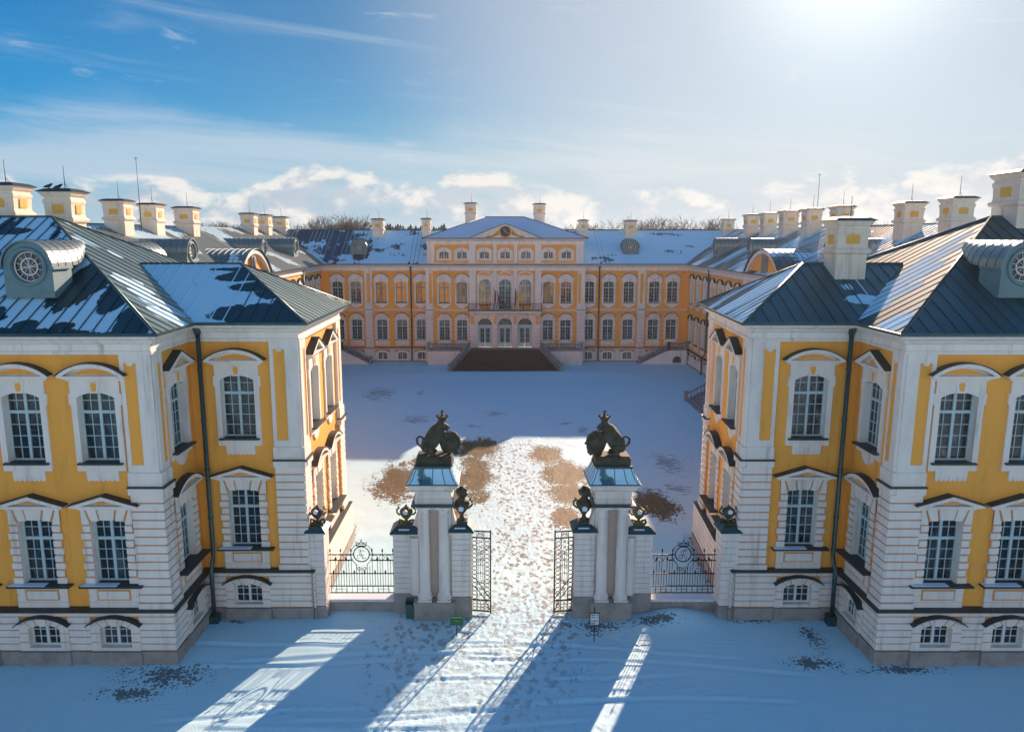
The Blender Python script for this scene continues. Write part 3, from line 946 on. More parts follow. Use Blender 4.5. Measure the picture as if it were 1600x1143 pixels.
def dormer(bld, x, y, z, ang, rad=1.0, back=4.0, body=1.5, roofm=None, taper0=.6):
    """oeil-de-boeuf: round window in a drum, half-barrel metal roof; faces -y when ang = 0"""
    X = Matrix.Translation((x, y, z)) @ Matrix.Rotation(ang, 4, 'Z')
    po = ORG[bld]
    mb = MB(X); Wm = M['frame'] if False else M['dormer']
    n = 20
    # drum walls: half round above, straight below
    prof = [(rad * math.cos(PI * i / n), rad * math.sin(PI * i / n)) for i in range(n + 1)] + [(-rad, -body), (rad, -body)]
    ring_i = [(.66 * rad * math.cos(2 * PI * i / 32), .66 * rad * math.sin(2 * PI * i / 32)) for i in range(32)]
    # front face with a round hole, as a strip of quads
    def outer(t):
        c, s_ = math.cos(t), math.sin(t)
        if s_ >= 0: return (rad * c, rad * s_)
        k = min(rad / abs(c) if abs(c) > 1e-6 else 1e9, body / abs(s_))
        return (c * k, s_ * k)
    ts = sorted([2 * PI * i / 48 for i in range(48)] + [2 * PI - math.atan2(body, rad), PI + math.atan2(body, rad)])
    for a, b in zip(ts, ts[1:] + [ts[0] + 2 * PI]):
        q = [(.64 * rad * math.cos(a), .64 * rad * math.sin(a)), outer(a), outer(b), (.64 * rad * math.cos(b), .64 * rad * math.sin(b))]
        mb.add([(u, -.0, v) for u, v in q] + [(q[0][0], .2, q[0][1]), (q[3][0], .2, q[3][1])], [(0, 1, 2, 3), (0, 3, 5, 4)], Wm)
    for sgn in (-1, 1):
        mb.box(sgn * (rad - .04), sgn * rad, .001, back * taper0 + .1, -body, .0, Wm)
        k = -body
    mb.tube([(.72 * rad * math.cos(2 * PI * i / 32), -.02, .72 * rad * math.sin(2 * PI * i / 32)) for i in range(32)], .09 * rad, 6, Wm, closed=True)
    o = mb.build('dormer', bld, (x, y, z))
    mb = MB(X)
    rr = rad * 1.08
    def taper(y_):
        f_ = max(0.0, (y_ / back - taper0) / (1 - taper0))
        q_ = math.cos(f_ * 1.2)
        return rr * q_, rr * (1 - q_)
    NR = 12
    ylist = [-.10 + (back + .10) * i / NR for i in range(NR + 1)]
    for y0_, y1_ in zip(ylist, ylist[1:]):
        (ra, za), (rb, zb) = taper(y0_), taper(y1_)
        for i in range(n):
            a, b = PI * i / n, PI * (i + 1) / n
            f = [(ra * math.cos(a), y0_, za + ra * math.sin(a)), (ra * math.cos(b), y0_, za + ra * math.sin(b)), (rb * math.cos(b), y1_, zb + rb * math.sin(b)), (rb * math.cos(a), y1_, zb + rb * math.sin(a))]
            mb.add(f, [(0, 1, 2, 3)], roofm, [[(a * rr, y0_), (b * rr, y0_), (b * rr, y1_), (a * rr, y1_)]])
    for i in range(n):
        a, b = PI * i / n, PI * (i + 1) / n
        r2 = rr - .07
        g = [(rr * math.cos(a), -.10, rr * math.sin(a)), (rr * math.cos(b), -.10, rr * math.sin(b)), (r2 * math.cos(a), -.10, r2 * math.sin(a)), (r2 * math.cos(b), -.10, r2 * math.sin(b))]
        mb.add(g, [(0, 2, 3, 1)], M['dormer'])
    k = .3
    while k < back:
        rk, zk = taper(k)
        mb.tube([(rk * math.cos(PI * i / 12), k, zk + rk * math.sin(PI * i / 12)) for i in range(13)], .022, 4, M['pipe'])
        k += .5
    for sgn in (-1, 1):
        mb.box(sgn * (rr - .05), sgn * (rr + .05), -.12, back * taper0, -.10, 0.0, M['dormer'])
    mb.build('barrel_roof', o)
    mb = MB(X); F = M['framew']
    for q in (.60, .34):
        mb.tube([(q * rad * math.cos(2 * PI * i / 28), .12, q * rad * math.sin(2 * PI * i / 28)) for i in range(28)], .035 * rad, 5, F, closed=True)
    for i in range(12):
        t = 2 * PI * i / 12 + .26
        r0 = 0.0 if i % 3 == 0 else .34
        mb.tube([(r0 * rad * math.cos(t), .12, r0 * rad * math.sin(t)), (.62 * rad * math.cos(t), .12, .62 * rad * math.sin(t))], .018 * rad, 4, F)
    for i in range(8):
        t = 2 * PI * i / 8
        mb.tube([(0, .12, 0), (.34 * rad * math.cos(t), .12, .34 * rad * math.sin(t))], .016 * rad, 4, F)
    mb.build('frame', o)
    mb = MB(X)
    mb.plate([(.66 * rad * math.cos(2 * PI * i / 28), .66 * rad * math.sin(2 * PI * i / 28)) for i in range(28)], .15, .17, M['glass'])
    mb.build('pane', o)
    return o


M['dormer'] = pmat('pale_teal_dormer_paint', (0.13, 0.24, 0.26), 0.6, var=0.5, vscale=2.0, dark=(0.07, 0.15, 0.17))
M['dormerlit'] = roof_mat('barrel_roof_metal', 0.12, 4.4, col=(0.17, 0.22, 0.21), rough=.32)  # barrel metal paled as if sunlit, on every dormer

AX = 1.2            # the palace axis
EAVE, ZR, K = 13.42, 17.86, .535
GUT = [(.0, 13.02), (.30, 13.05), (.55, 13.22), (.62, 13.30), (.62, 13.40), (.0, 13.40)]


def wing(side):
    """front pavilions and courtyard range on one side; side = -1 left, +1 right"""
    lab = ('long ochre palace wing left of the gate with snow on its front roof slopes' if side < 0 else
           'long ochre palace wing right of the gate with a tall chimney on its front roof')
    bld = thing('palace_wing', (AX + side * 24.0, 40.0, 0), lab, 'palace wing')

    def mx(p):      # relative plan point of the left side -> world
        return (AX + (p[0] if side < 0 else -p[0]), p[1])

    def fac(a, b, wins, conv, pil, **kw):
        L = (Vector(b) - Vector(a)).length
        if side < 0:
            facade(bld, mx(a), mx(b), wins, conv, pil, **kw)
        else:
            facade(bld, mx(b), mx(a), [(L - w_[0],) + tuple(w_[1:]) for w_ in wins], (conv[1], conv[0]), [(L - q, L - p) for p, q in pil], **kw)

    xd = -9.65 if side < 0 else -10.25
    Fp, A, B, Cc, Dd, Ee, Ff = (-38.0, 27.1), (-14.25, 27.1), (-14.25, 30.6), (-9.65, 30.6), (xd, 38.6), (-24.2, 38.6), (-24.2, 97.0)
    L = 23.75
    fac(Fp, A, [(L - 2.15 - 2.85 * i, 'upper_seg_curtain' if (side > 0 and i == 0) else 'upper_seg', 'lower_tri', 'basement') for i in range(4)], (True, True), [(L - 1.1, L)])
    fac(A, B, [(2.02, 'upper_tri', 'lower_seg', 'basement')], (True, False), [(0, .72)])
    fac(B, Cc, [(1.98, 'upper_seg_curtain' if side > 0 else 'upper_seg', 'lower_tri', 'basement')], (False, True), [(4.6 - 1.15, 4.6)])
    fac(Cc, Dd, [(2.5, 'upper_tri', 'lower_seg', None), (5.42, 'upper_tri', 'lower_seg', None)], (True, True), [(0, .9), (7.1, 8.0)], base_n=.34)
    fac(Dd, Ee, [], (True, False), [])
    ys = [94.6, 91.6, 88.6, 85.6, 82.6, 79.6, 76.6, 72.0, 69.0, 66.0, 61.6, 58.6]
    fac(Ee, Ff, [(y_ - 38.6, 'court_upper', 'court_lower', 'court_basement') for y_ in ys], (False, False), [(74.0 - 38.6, 74.9 - 38.6), (63.2 - 38.6, 64.1 - 38.6)])
    line = [mx(p) for p in (Fp, A, B, Cc, Dd, Ee, (-24.2, 96.95))]
    if side > 0:
        line = line[::-1]
    mb = MB(); W = M['white']
    mb.sweep(line, [(0, 12.58), (.14, 12.60), (.17, 12.72), (.12, 12.76), (.12, 12.98), (.24, 13.03), (.34, 13.16), (.50, 13.24), (.54, 13.33), (0, 13.335)], W)
    mb.build('cornice', bld)
    mb = MB()
    mb.sweep(line, [(.0, 2.335), (.36, 2.335), (.38, 2.30), (.40, 2.30), (.40, 2.36), (.0, 2.40)], M['hood'])
    mb.build('ledge', bld)
    mb = MB()
    mb.sweep(line, [(.52, 13.34), (.60, 13.335), (.66, 13.36), (.68, 13.45), (.63, 13.47), (.52, 13.42)], M['pipe'])
    mb.build('gutter', bld)
    # ---- roofs
    def r3(x, y, z): 
        q = mx((x, y)); return (q[0], q[1], z)
    def slope(mb_, pts, mat, **kw):
        P = [r3(*p) for p in pts]
        if side > 0:
            P = [P[1], P[0]] + P[:1:-1]
        roof_face(mb_, P, mat, **kw)
    e = EAVE
    if side < 0:  # sun and shade put into the metal colours: hip, end, wing paler, fronts darker
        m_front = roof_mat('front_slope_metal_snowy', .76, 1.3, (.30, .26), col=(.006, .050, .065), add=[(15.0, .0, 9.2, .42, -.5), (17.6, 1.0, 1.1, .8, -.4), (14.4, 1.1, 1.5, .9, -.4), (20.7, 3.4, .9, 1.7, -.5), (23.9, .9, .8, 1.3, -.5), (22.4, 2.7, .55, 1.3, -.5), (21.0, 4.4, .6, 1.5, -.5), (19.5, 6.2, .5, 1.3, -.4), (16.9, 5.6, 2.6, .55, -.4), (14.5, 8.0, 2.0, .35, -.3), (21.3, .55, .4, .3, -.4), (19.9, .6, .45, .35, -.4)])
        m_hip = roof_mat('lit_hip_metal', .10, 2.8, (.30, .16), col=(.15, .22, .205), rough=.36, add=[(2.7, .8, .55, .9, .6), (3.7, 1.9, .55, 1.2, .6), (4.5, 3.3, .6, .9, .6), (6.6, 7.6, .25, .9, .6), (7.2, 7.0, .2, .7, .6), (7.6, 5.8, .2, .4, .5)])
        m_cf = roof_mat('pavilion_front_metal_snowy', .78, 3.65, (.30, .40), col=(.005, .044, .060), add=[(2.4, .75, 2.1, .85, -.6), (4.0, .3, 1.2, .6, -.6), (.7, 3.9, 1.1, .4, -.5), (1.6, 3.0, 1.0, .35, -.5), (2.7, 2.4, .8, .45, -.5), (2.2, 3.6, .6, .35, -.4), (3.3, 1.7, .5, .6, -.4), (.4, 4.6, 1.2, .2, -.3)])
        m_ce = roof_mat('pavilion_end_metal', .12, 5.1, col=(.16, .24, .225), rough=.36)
        m_w = roof_mat('wing_slope_metal', .34, 6.2, (.14, .22), col=(.15, .19, .18), fade=.012)
    else:  # same metal with shade put into its colour on these slopes
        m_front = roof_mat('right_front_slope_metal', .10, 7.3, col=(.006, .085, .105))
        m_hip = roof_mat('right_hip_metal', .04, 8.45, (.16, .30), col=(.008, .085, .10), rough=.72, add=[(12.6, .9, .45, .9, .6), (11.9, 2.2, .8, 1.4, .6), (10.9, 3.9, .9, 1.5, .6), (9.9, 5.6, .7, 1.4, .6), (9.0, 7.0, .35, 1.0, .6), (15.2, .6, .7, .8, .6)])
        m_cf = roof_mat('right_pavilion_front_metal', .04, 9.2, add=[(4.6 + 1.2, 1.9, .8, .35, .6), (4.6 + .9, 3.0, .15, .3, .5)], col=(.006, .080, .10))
        m_ce = roof_mat('right_pavilion_end_metal_snowy', .42, 10.5, (.5, .10), col=(.03, .095, .115), rough=.55)
        m_w = roof_mat('right_wing_slope_metal', .52, 11.7, (.22, .14), col=(.06, .12, .13))
    mb = MB(); rm = M['pipe']
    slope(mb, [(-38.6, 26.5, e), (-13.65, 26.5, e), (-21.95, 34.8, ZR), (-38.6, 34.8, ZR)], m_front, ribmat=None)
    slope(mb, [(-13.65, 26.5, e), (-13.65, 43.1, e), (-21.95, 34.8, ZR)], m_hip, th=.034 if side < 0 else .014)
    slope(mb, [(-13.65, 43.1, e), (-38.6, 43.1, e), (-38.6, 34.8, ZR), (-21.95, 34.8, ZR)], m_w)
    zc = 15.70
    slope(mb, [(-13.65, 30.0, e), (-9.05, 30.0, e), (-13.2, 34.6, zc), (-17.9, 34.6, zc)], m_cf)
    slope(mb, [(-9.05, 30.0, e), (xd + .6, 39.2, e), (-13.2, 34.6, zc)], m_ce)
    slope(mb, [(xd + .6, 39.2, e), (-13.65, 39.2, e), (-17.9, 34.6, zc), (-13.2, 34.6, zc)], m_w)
    slope(mb, [(-23.6, 38.0, e), (-23.6, 96.4, e), (-32.0, 104.8, ZR + .06), (-32.0, 36.0, ZR + .06)], m_w)
    slope(mb, [(-40.4, 113.0, e), (-40.4, 36.0, e), (-32.0, 36.0, ZR + .06), (-32.0, 113.0, ZR + .06)], m_w)
    for a, b in (((-13.65, 26.5, e), (-21.95, 34.8, ZR)), ((-21.95, 34.8, ZR), (-38.6, 34.8, ZR)), ((-21.95, 34.8, ZR), (-13.65, 43.1, e)),
                 ((-9.05, 30.0, e), (-13.2, 34.6, zc)), ((xd + .6, 39.2, e), (-13.2, 34.6, zc)), ((-13.2, 34.6, zc), (-17.9, 34.6, zc)), ((-32, 36, ZR + .06), (-32, 104.8, ZR + .06))):
        ridge(mb, [r3(*a), r3(*b)], .07, rm)
    mb.build('roof', bld)
    # back walls so that the range is a closed body
    mb = MB()
    q0 = mx((-38.0, 27.1)); q1 = mx((-39.8, 40.0)); q2 = mx((-39.8, 113))
    mb.add([(q0[0], 27.1, -.4), (q0[0], 43, -.4), (q0[0], 43, 13.4), (q0[0], 27.1, 13.4)], [(0, 1, 2, 3)], M['ochre'])
    mb.add([(q1[0], 36, -.4), (q2[0], 113, -.4), (q2[0], 113, 13.4), (q1[0], 36, 13.4)], [(0, 1, 2, 3)], M['ochre'])
    mb.build('outer_wall', bld)
    # ---- chimneys
    if side < 0:
        for cx, cy, zt, hx in ((-31.1, 59, 19.8, .80), (-31.1, 64.7, 19.75, .72), (-31.1, 72, 19.75, .88), (-31.3, 90.7, 19.75, .78), (-31.3, 96.5, 19.75, .78), (-31.5, 104.6, 19.7, .9)):
            q = mx((cx, cy)); chimney(bld, q[0], q[1], 16.2, zt, hx, .74)
        for x0, x1, y0, y1, zt in ((-23.4, -21.75, 36.3, 37.7, 19.2), (-26.6, -24.6, 36.4, 38.0, 19.5)):
            q = mx(((x0 + x1) / 2, (y0 + y1) / 2)); chimney(bld, q[0], q[1], 16.4, zt, (x1 - x0) / 2 - .18, (y1 - y0) / 2 - .1, rod=1.2)
    else:
        for cx, cy, zt, hx in ((-29.7, 50, 19.55, .70), (-30.4, 57, 19.55, .72), (-30.8, 69, 19.75, .74), (-30.9, 75.7, 19.75, .72), (-30.9, 81.6, 19.75, .8), (-30.9, 87.6, 19.7, .74), (-30.9, 93.4, 19.7, .74), (-31.2, 104, 19.4, .72)):
            q = mx((cx, cy)); chimney(bld, q[0], q[1], 15.9, zt, hx, .72)
        q = mx((-14.85, 33.9)); chimney(bld, q[0], q[1], 14.4, 17.75, .68, .62, rod=1.0)
        q = mx((-23.5, 34.7)); chimney(bld, q[0], q[1], 16.9, 19.9, 1.05, .9, rod=0)
    # ---- dormers
    q = mx((-19.35, 28.5)); dormer(bld, q[0], q[1], 15.80, 0, .95, 3.5, 1.2, M['dormerlit'], .34)
    if side < 0:
        q = mx((-20.3, 40.4)); dormer(bld, q[0], q[1], 15.60, PI, 1.0, 3.4, 1.2, M['dormerlit'])
    rot = PI / 2 if side < 0 else -PI / 2
    for y_ in (59.5, 78.0, 90.5):
        q = mx((-25.7, y_)); dormer(bld, q[0], q[1], 15.75, rot, 1.0, 4.2, 1.25, M['dormerlit'])
    # ---- segmental gable over the courtyard door
    X = Matrix.Translation((*mx((-24.15, 69.0)), 0)) @ Matrix.Rotation(rot, 4, 'Z')
    mb = MB(X)
    ao = arch(4.5, 13.42, 15.75, 16); ai = arch(4.1, 13.42, 15.40, 16)
    for (p, q_), (r_, t) in zip(zip(ao, ao[1:]), zip(ai, ai[1:])):
        mb.plate([p, q_, t, r_], -.45, .2, W)
    mb.plate(arch(4.1, 13.42, 15.40, 16), -.05, .2, M['ochre'])
    mb.plate([(-.62, 13.43), (.62, 13.43), (.55, 15.2), (.2, 15.55), (-.2, 15.55), (-.55, 15.2)], -.30, -.05, M['balu'])
    mb.ball((0, -.34, 14.6), (.42, .12, .55), M['balu'], 10, 6, .3)
    g = mb.build('gable', bld)
    mb = MB(X)
    a2 = arch(4.65, 13.44, 15.85, 16)
    for i, (p, q_) in enumerate(zip(a2, a2[1:])):
        mb.add([(p[0], -.6, p[1]), (q_[0], -.6, q_[1]), (q_[0], 4.6, q_[1]), (p[0], 4.6, p[1])], [(0, 1, 2, 3)], m_w, [[(i * .6, 0), (i * .6 + .6, 0), (i * .6 + .6, 5.2), (i * .6, 5.2)]])
    for k in range(10):
        mb.tube([(p[0], -.55 + k * .55, p[1]) for p in a2], .035, 4, M['pipe'])
    mb.build('barrel_roof', g)
    # ---- rain pipes
    for px, py, big in ((-13.72, 30.36, True), (-24.05, 87.1, False)):
        q = mx((px, py)); mb = MB(); r_ = .095
        ox = (0, -1) if big else ((1, 0) if side < 0 else (-1, 0))
        P = [(q[0], q[1], 13.35), (q[0], q[1], 3.2), (q[0] + ox[0] * .06, q[1] + ox[1] * .06, 2.9), (q[0] + ox[0] * .34, q[1] + ox[1] * .34, 2.5), (q[0] + ox[0] * .36, q[1] + ox[1] * .36, .3)]
        mb.tube(P, r_, 9, M['pipe'])
        mb.lathe([(.10, -.5), (.2, -.2), (.22, 0), (.12, .02)], (q[0], q[1], 13.36), 9, M['pipe'])
        for z_ in (11.4, 9.2, 7.0, 4.8):
            mb.lathe([(r_ + .025, 0), (r_ + .025, .07)], (q[0], q[1], z_), 9, M['pipe'])
        if big:
            mb.box(P[4][0] - .22, P[4][0] + .22, P[4][1] - .2, P[4][1] + .2, -.2, .42, M['pipe'])
        mb.build('downpipe', bld)
    # ---- mast
    q = mx((-32.0 + (1.2 if side < 0 else -.4), 62.0 if side < 0 else 78.0)); mb = MB()
    mb.tube([(q[0], q[1], 17.6), (q[0], q[1], 23.4)], .035, 6, M['iron'], r1=.02)
    mb.tube([(q[0] - .15, q[1], 23.3), (q[0] + .15, q[1], 23.3)], .02, 4, M['iron'])
    mb.build('mast', bld)
    return bld


wing(-1)
wing(+1)


# ------------------------------------------------------------------ main building
def main_building():
    bld = thing('palace_main_building', (AX, 98.0, .4), 'rear palace building with clock pediment, arched portal and snowy roof', 'palace')
    Y = 97.0
    W, G, O = M['white'], M['groove'], M['ochre']
    lx = [11.13, 13.76, 16.42, 19.8, 22.2]
    blind = {-11.13, -13.76, -16.42, -5.7, -8.03, 5.7}
    def row(xs, off):
        r_ = []
        for x in xs:
            up = 'court_upper_blind' if x in blind else 'court_upper'
            lo = 'court_lower_curtain' if x in (-11.13, -13.76, -5.7) else 'court_lower'
            r_.append((x - off, up, lo, 'court_basement'))
        return r_
    facade(bld, (AX - 24.2, Y), (AX - 10.45, Y), row([-x for x in lx], -24.2), (False, False), [(24.2 - 18.6, 24.2 - 17.6)], z_low=0)
    facade(bld, (AX + 10.45, Y), (AX + 24.2, Y), row(lx, 10.45), (False, False), [(17.6 - 10.45, 18.6 - 10.45)], z_low=0)
    Yc = 96.4
    wins = row([-8.03, -5.7], -10.45) + row([5.7, 8.03], -10.45)
    wins = [(a, b, c, None) for a, b, c, d in wins]
    for x in (-2.66, 0, 2.66):
        wins.append((x + 10.45, 'balcony_door' if x == 0 else 'arched_window', 'portal_door', None))
    facade(bld, (AX - 10.45, Yc), (AX + 10.45, Yc), wins, (True, True), [(0, .95), (20.9 - .95, 20.9)], z_low=0)
    mb = MB()      # returns of the centre block, giant pilasters of the three middle bays
    for s_ in (-1, 1):
        mb.add([(AX + s_ * 10.45, Yc, 0), (AX + s_ * 10.45, Y, 0), (AX + s_ * 10.45, Y, 13.4), (AX + s_ * 10.45, Yc, 13.4)], [(0, 1, 2, 3)], O)
    mb.build('return_wall', bld)
    for x, w_ in ((-4.3, .42), (-1.33, .24), (1.33, .24), (4.3, .42)):
        mb = MB()
        mb.box(AX + x - w_, AX + x + w_, Yc - .22, Yc, 7.45, 12.6, W)
        mb.box(AX + x - w_ - .06, AX + x + w_ + .06, Yc - .28, Yc, 12.2, 12.35, W)
        mb.box(AX + x - w_ - .05, AX + x + w_ + .05, Yc - .27, Yc, 7.45, 7.7, W)
        mb.box(AX + x - w_ * .9, AX + x + w_ * .9, Yc - .34, Yc, 2.42, 5.3, W)
        mb.box(AX + x - w_ * .9, AX + x + w_ * .9, Yc - .30, Yc, 5.3, 7.1, W)
        mb.box(AX + x - w_ * .55, AX + x + w_ * .55, Yc - .33, Yc - .28, 5.5, 6.9, O)
        for k in range(1, 8):
            mb.box(AX + x - w_ * .91, AX + x + w_ * .91, Yc - .345, Yc - .30, 2.42 + k * .36 - .02, 2.42 + k * .36 + .02, G)
        mb.build('pilaster', bld)
    mb = MB()
    line = [(AX - 24.2, Y), (AX - 10.45, Y), (AX - 10.45, Yc), (AX + 10.45, Yc), (AX + 10.45, Y), (AX + 24.2, Y)]
    mb.sweep(line, [(0, 12.55), (.14, 12.57), (.17, 12.70), (.12, 12.74), (.12, 12.98), (.24, 13.03), (.34, 13.16), (.50, 13.24), (.54, 13.33), (0, 13.335)], W)
    mb.build('cornice', bld)
    mb = MB(); mb.sweep(line, [(.52, 13.34), (.60, 13.335), (.66, 13.36), (.68, 13.45), (.63, 13.47), (.52, 13.42)], M['pipe']); mb.build('gutter', bld)
    mb = MB(); mb.sweep(line, [(0, 7.28), (.13, 7.30), (.16, 7.42), (.20, 7.46), (.20, 7.50), (0, 7.52)], W); mb.build('string_course', bld)
    mb = MB(); mb.sweep(line, [(0, 2.335), (.36, 2.335), (.38, 2.30), (.40, 2.30), (.40, 2.36), (0, 2.40)], M['hood']); mb.build('ledge', bld)
    # attic storey
    a0, a1 = AX - 10.2, AX + 10.2
    at = [-8.0, -5.65, -2.72, 0, 2.72, 5.65, 8.0]
    mb = MB(Matrix.Translation((AX, Yc + .05, 0)))
    hol = [(x + HOLES['attic'][0], x + HOLES['attic'][1], HOLES['attic'][2], HOLES['attic'][3]) for x in at]
    mb.grid_wall(-10.2, 10.2, 13.3, 16.4, 0, hol, O)
    mb.add([(-10.2, 0, 13.3), (-10.2, 12, 13.3), (-10.2, 12, 16.4), (-10.2, 0, 16.4)], [(0, 1, 2, 3)], W)
    mb.add([(10.2, 0, 13.3), (10.2, 12, 13.3), (10.2, 12, 16.4), (10.2, 0, 16.4)], [(0, 1, 2, 3)], W)
    mb.build('attic_wall', bld)
    for x, w_ in ((-9.75, .5), (-4.3, .42), (-1.36, .24), (1.36, .24), (4.3, .42), (9.75, .5)):
        mb = MB(); mb.box(AX + x - w_, AX + x + w_, Yc - .08, Yc + .05, 13.5, 16.05, W)
        mb.build('pilaster', bld)
    for x in at:
        put_window('attic', bld, AX + x, Yc + .05, 0)
    mb = MB()
    al = [(a0, 108), (a0, Yc + .05), (a1, Yc + .05), (a1, 108)]
    mb.sweep(al, [(0, 15.9), (.10, 15.95), (.14, 16.1), (.10, 16.15), (.10, 16.4), (.3, 16.5), (.45, 16.62), (.5, 16.7), (0, 16.71)], W)
    mb.sweep(al, [(0, 13.36), (.22, 13.38), (.22, 13.56), (.12, 13.62), (0, 13.63)], W)
    mb.build('attic_cornice', bld)
    mb = MB(); mb.sweep(al, [(.46, 16.71), (.56, 16.705), (.62, 16.8), (.46, 16.82)], M['pipe']); mb.build('attic_gutter', bld)
    m_b = roof_mat('rear_slope_metal_snowy', .66, 12.9, (.30, .34), col=(.018, .055, .08), add=[(1.2, 5.0, 2.5, 5.0, -.14), (-2.0, 8.0, 5.0, 2.0, -.2), (4.3, 2.2, 1.1, 1.3, -.3)])  # roof metal darkened as a slope in shade
    m_b2 = roof_mat('rear_right_slope_metal_snowy', .82, 17.4, (.22, .40), col=(.02, .07, .09))
    m_a = roof_mat('attic_roof_metal_frosted', .95, 14.2, (.1, .1), col=(.25, .32, .36), snowcol=(.62, .70, .80))
    e = EAVE
    mb = MB()
    roof_face(mb, [(AX - 23.6, Y - .6, e), (AX, Y - .6, e), (AX, Y + 7.8, ZR + .02), (AX - 32, Y + 7.8, ZR + .02)], m_b)
    roof_face(mb, [(AX, Y - .6, e), (AX + 23.6, Y - .6, e), (AX + 32, Y + 7.8, ZR + .02), (AX, Y + 7.8, ZR + .02)], m_b2)
    roof_face(mb, [(AX + 40, Y + 16.2, e), (AX - 40, Y + 16.2, e), (AX - 32, Y + 7.8, ZR + .02), (AX + 32, Y + 7.8, ZR + .02)], m_b)
    ridge(mb, [(AX - 32, Y + 7.8, ZR + .04), (AX + 32, Y + 7.8, ZR + .04)], .1)
    mb.build('roof', bld)
    ze, zr = 16.80, 19.65
    mb = MB()
    x0, x1, y0, y1 = a0 - .55, a1 + .55, Yc - .5, 109.5
    yc = 103.0
    roof_face(mb, [(x0, y0, ze), (x1, y0, ze), (AX + 2.7, yc, zr), (AX - 2.7, yc, zr)], m_a)
    roof_face(mb, [(x1, y0, ze), (x1, y1, ze), (AX + 2.7, yc, zr)], m_a)
    roof_face(mb, [(x0, y1, ze), (x0, y0, ze), (AX - 2.7, yc, zr)], m_a)
    roof_face(mb, [(x1, y1, ze), (x0, y1, ze), (AX - 2.7, yc, zr), (AX + 2.7, yc, zr)], m_a)
    ridge(mb, [(AX - 2.7, yc, zr), (AX + 2.7, yc, zr)], .09)
    for sx in (-1, 1):
        ridge(mb, [(AX + sx * 2.7, yc, zr), (AX + sx * 10.75, y0, ze)], .08)
    mb.build('attic_roof', bld)
    # clock pediment
    mb = MB(Matrix.Translation((AX, Yc - .42, 0)))
    zb, zt, hw = 16.80, 18.45, 3.95
    mb.plate([(-hw, zb), (hw, zb), (.9, zt - .35), (0, zt), (-.9, zt - .35)], .12, .5, W)
    for sx in (-1, 1):
        P = [(sx * hw, zb), (sx * (hw + .55), zb), (sx * .9, zt - .15), (sx * .9, zt - .38)]
        mb.plate(P if sx < 0 else P[::-1], -.1, .2, W)
        mb.plate([(sx * (hw + .6), zb + .02), (sx * .9, zt - .12), (sx * .9, zt - .05), (sx * (hw + .6), zb + .09)][::sx], -.2, 4.4, M['pipe'])
        P = [(sx * .9, zt - .12), (0, zt + .12), (0, zt + .19), (sx * .9, zt - .05)]
        mb.plate(P[::sx], -.2, 4.6, M['pipe'])
        P = [(sx * .9, zt - .38), (sx * .9, zt - .14), (0, zt + .1), (0, zt - .1)]
        mb.plate(P if sx > 0 else P[::-1], -.1, .2, W)
    pd = mb.build('clock_pediment', bld)
    mb = MB(Matrix.Translation((AX, Yc - .42, 17.62)))
    n_ = 32
    mb.plate([(.86 * math.cos(2 * PI * i / n_), .86 * math.sin(2 * PI * i / n_)) for i in range(n_)], -.06, .14, M['gold'])
    mb.plate([(.70 * math.cos(2 * PI * i / n_), .70 * math.sin(2 * PI * i / n_)) for i in range(n_)], -.10, -.05, M['clock'])
    for i in range(12):
        t = 2 * PI * i / 12
        mb.tube([(.55 * math.cos(t), -.11, .55 * math.sin(t)), (.64 * math.cos(t), -.11, .64 * math.sin(t))], .03, 4, M['gold'])
    mb.tube([(-.1, -.13, .06), (.5, -.13, -.27)], .035, 4, M['flagwhite'])
    mb.tube([(.06, -.13, -.08), (-.26, -.13, .36)], .04, 4, M['flagwhite'])
    mb.build('clock', pd)
    for sx in (-1, 1):
        mb = MB(Matrix.Translation((AX, Yc - .42, 16.84)))
        for k in range(7):
            x = sx * (.85 + k * .24)
            mb.ball((x, 0.06, .12 + .42 * (1 - k / 7) ** 2), (.17, .10, .12 + .04 * (k % 2)), M['gold'], 8, 5, .3)
        mb.tube([(sx * (.8 + .3 * k), .03, .8 * (1 - k / 6) ** 2 + .1) for k in range(7)], .09, 5, M['gold'], r1=.03)
        mb.build('gilded_garland', pd)
    # chimneys
    for x, y, zt, hx, hy, z0 in ((-17.6, 103.6, 19.4, .74, .7, 16.6), (-10.9, 103.6, 19.45, .56, .6, 16.6), (10.9, 103.6, 19.25, .56, .6, 16.6), (17.5, 103.6, 19.2, .74, .7, 16.6),
                             (-4.75, 104.6, 21.6, .74, .7, 17.5), (4.85, 104.6, 21.5, .74, .7, 17.5)):
        chimney(bld, AX + x, y, z0, zt, hx, hy, rod=1.3)
    for x in (-19.55, 16.85):
        dormer(bld, AX + x, Y + 1.7, 15.55, 0, 1.05, 4.0, 1.2, M['dormerlit'])
    for x in (-12.45, 12.45):
        mb = MB(); yy = Y - .18
        mb.tube([(AX + x, yy, 13.35), (AX + x, yy, 3.0), (AX + x, yy - .3, 2.5), (AX + x, yy - .3, .6)], .1, 8, M['pipe'])
        mb.lathe([(.12, -.5), (.2, -.2), (.22, 0)], (AX + x, yy, 13.36), 8, M['pipe'])
        mb.build('downpipe', bld)
    # balcony
    mb = MB()
    mb.box(AX - 4.75, AX + 4.75, Yc - 1.1, Yc - .01, 7.12, 7.36, W)
    mb.box(AX - 4.85, AX + 4.85, Yc - 1.2, Yc - .02, 7.36, 7.44, M['balu'])
    for x in (-4.3, -1.33, 1.33, 4.3):
        mb.plate([(AX + x - .2, 6.75), (AX + x + .2, 6.75), (AX + x + .25, 7.12), (AX + x - .25, 7.12)], Yc - .8, Yc - .3, W)
    bal = mb.build('balcony', bld)
    mb = MB(); I = M['iron']
    yb = Yc - 1.12
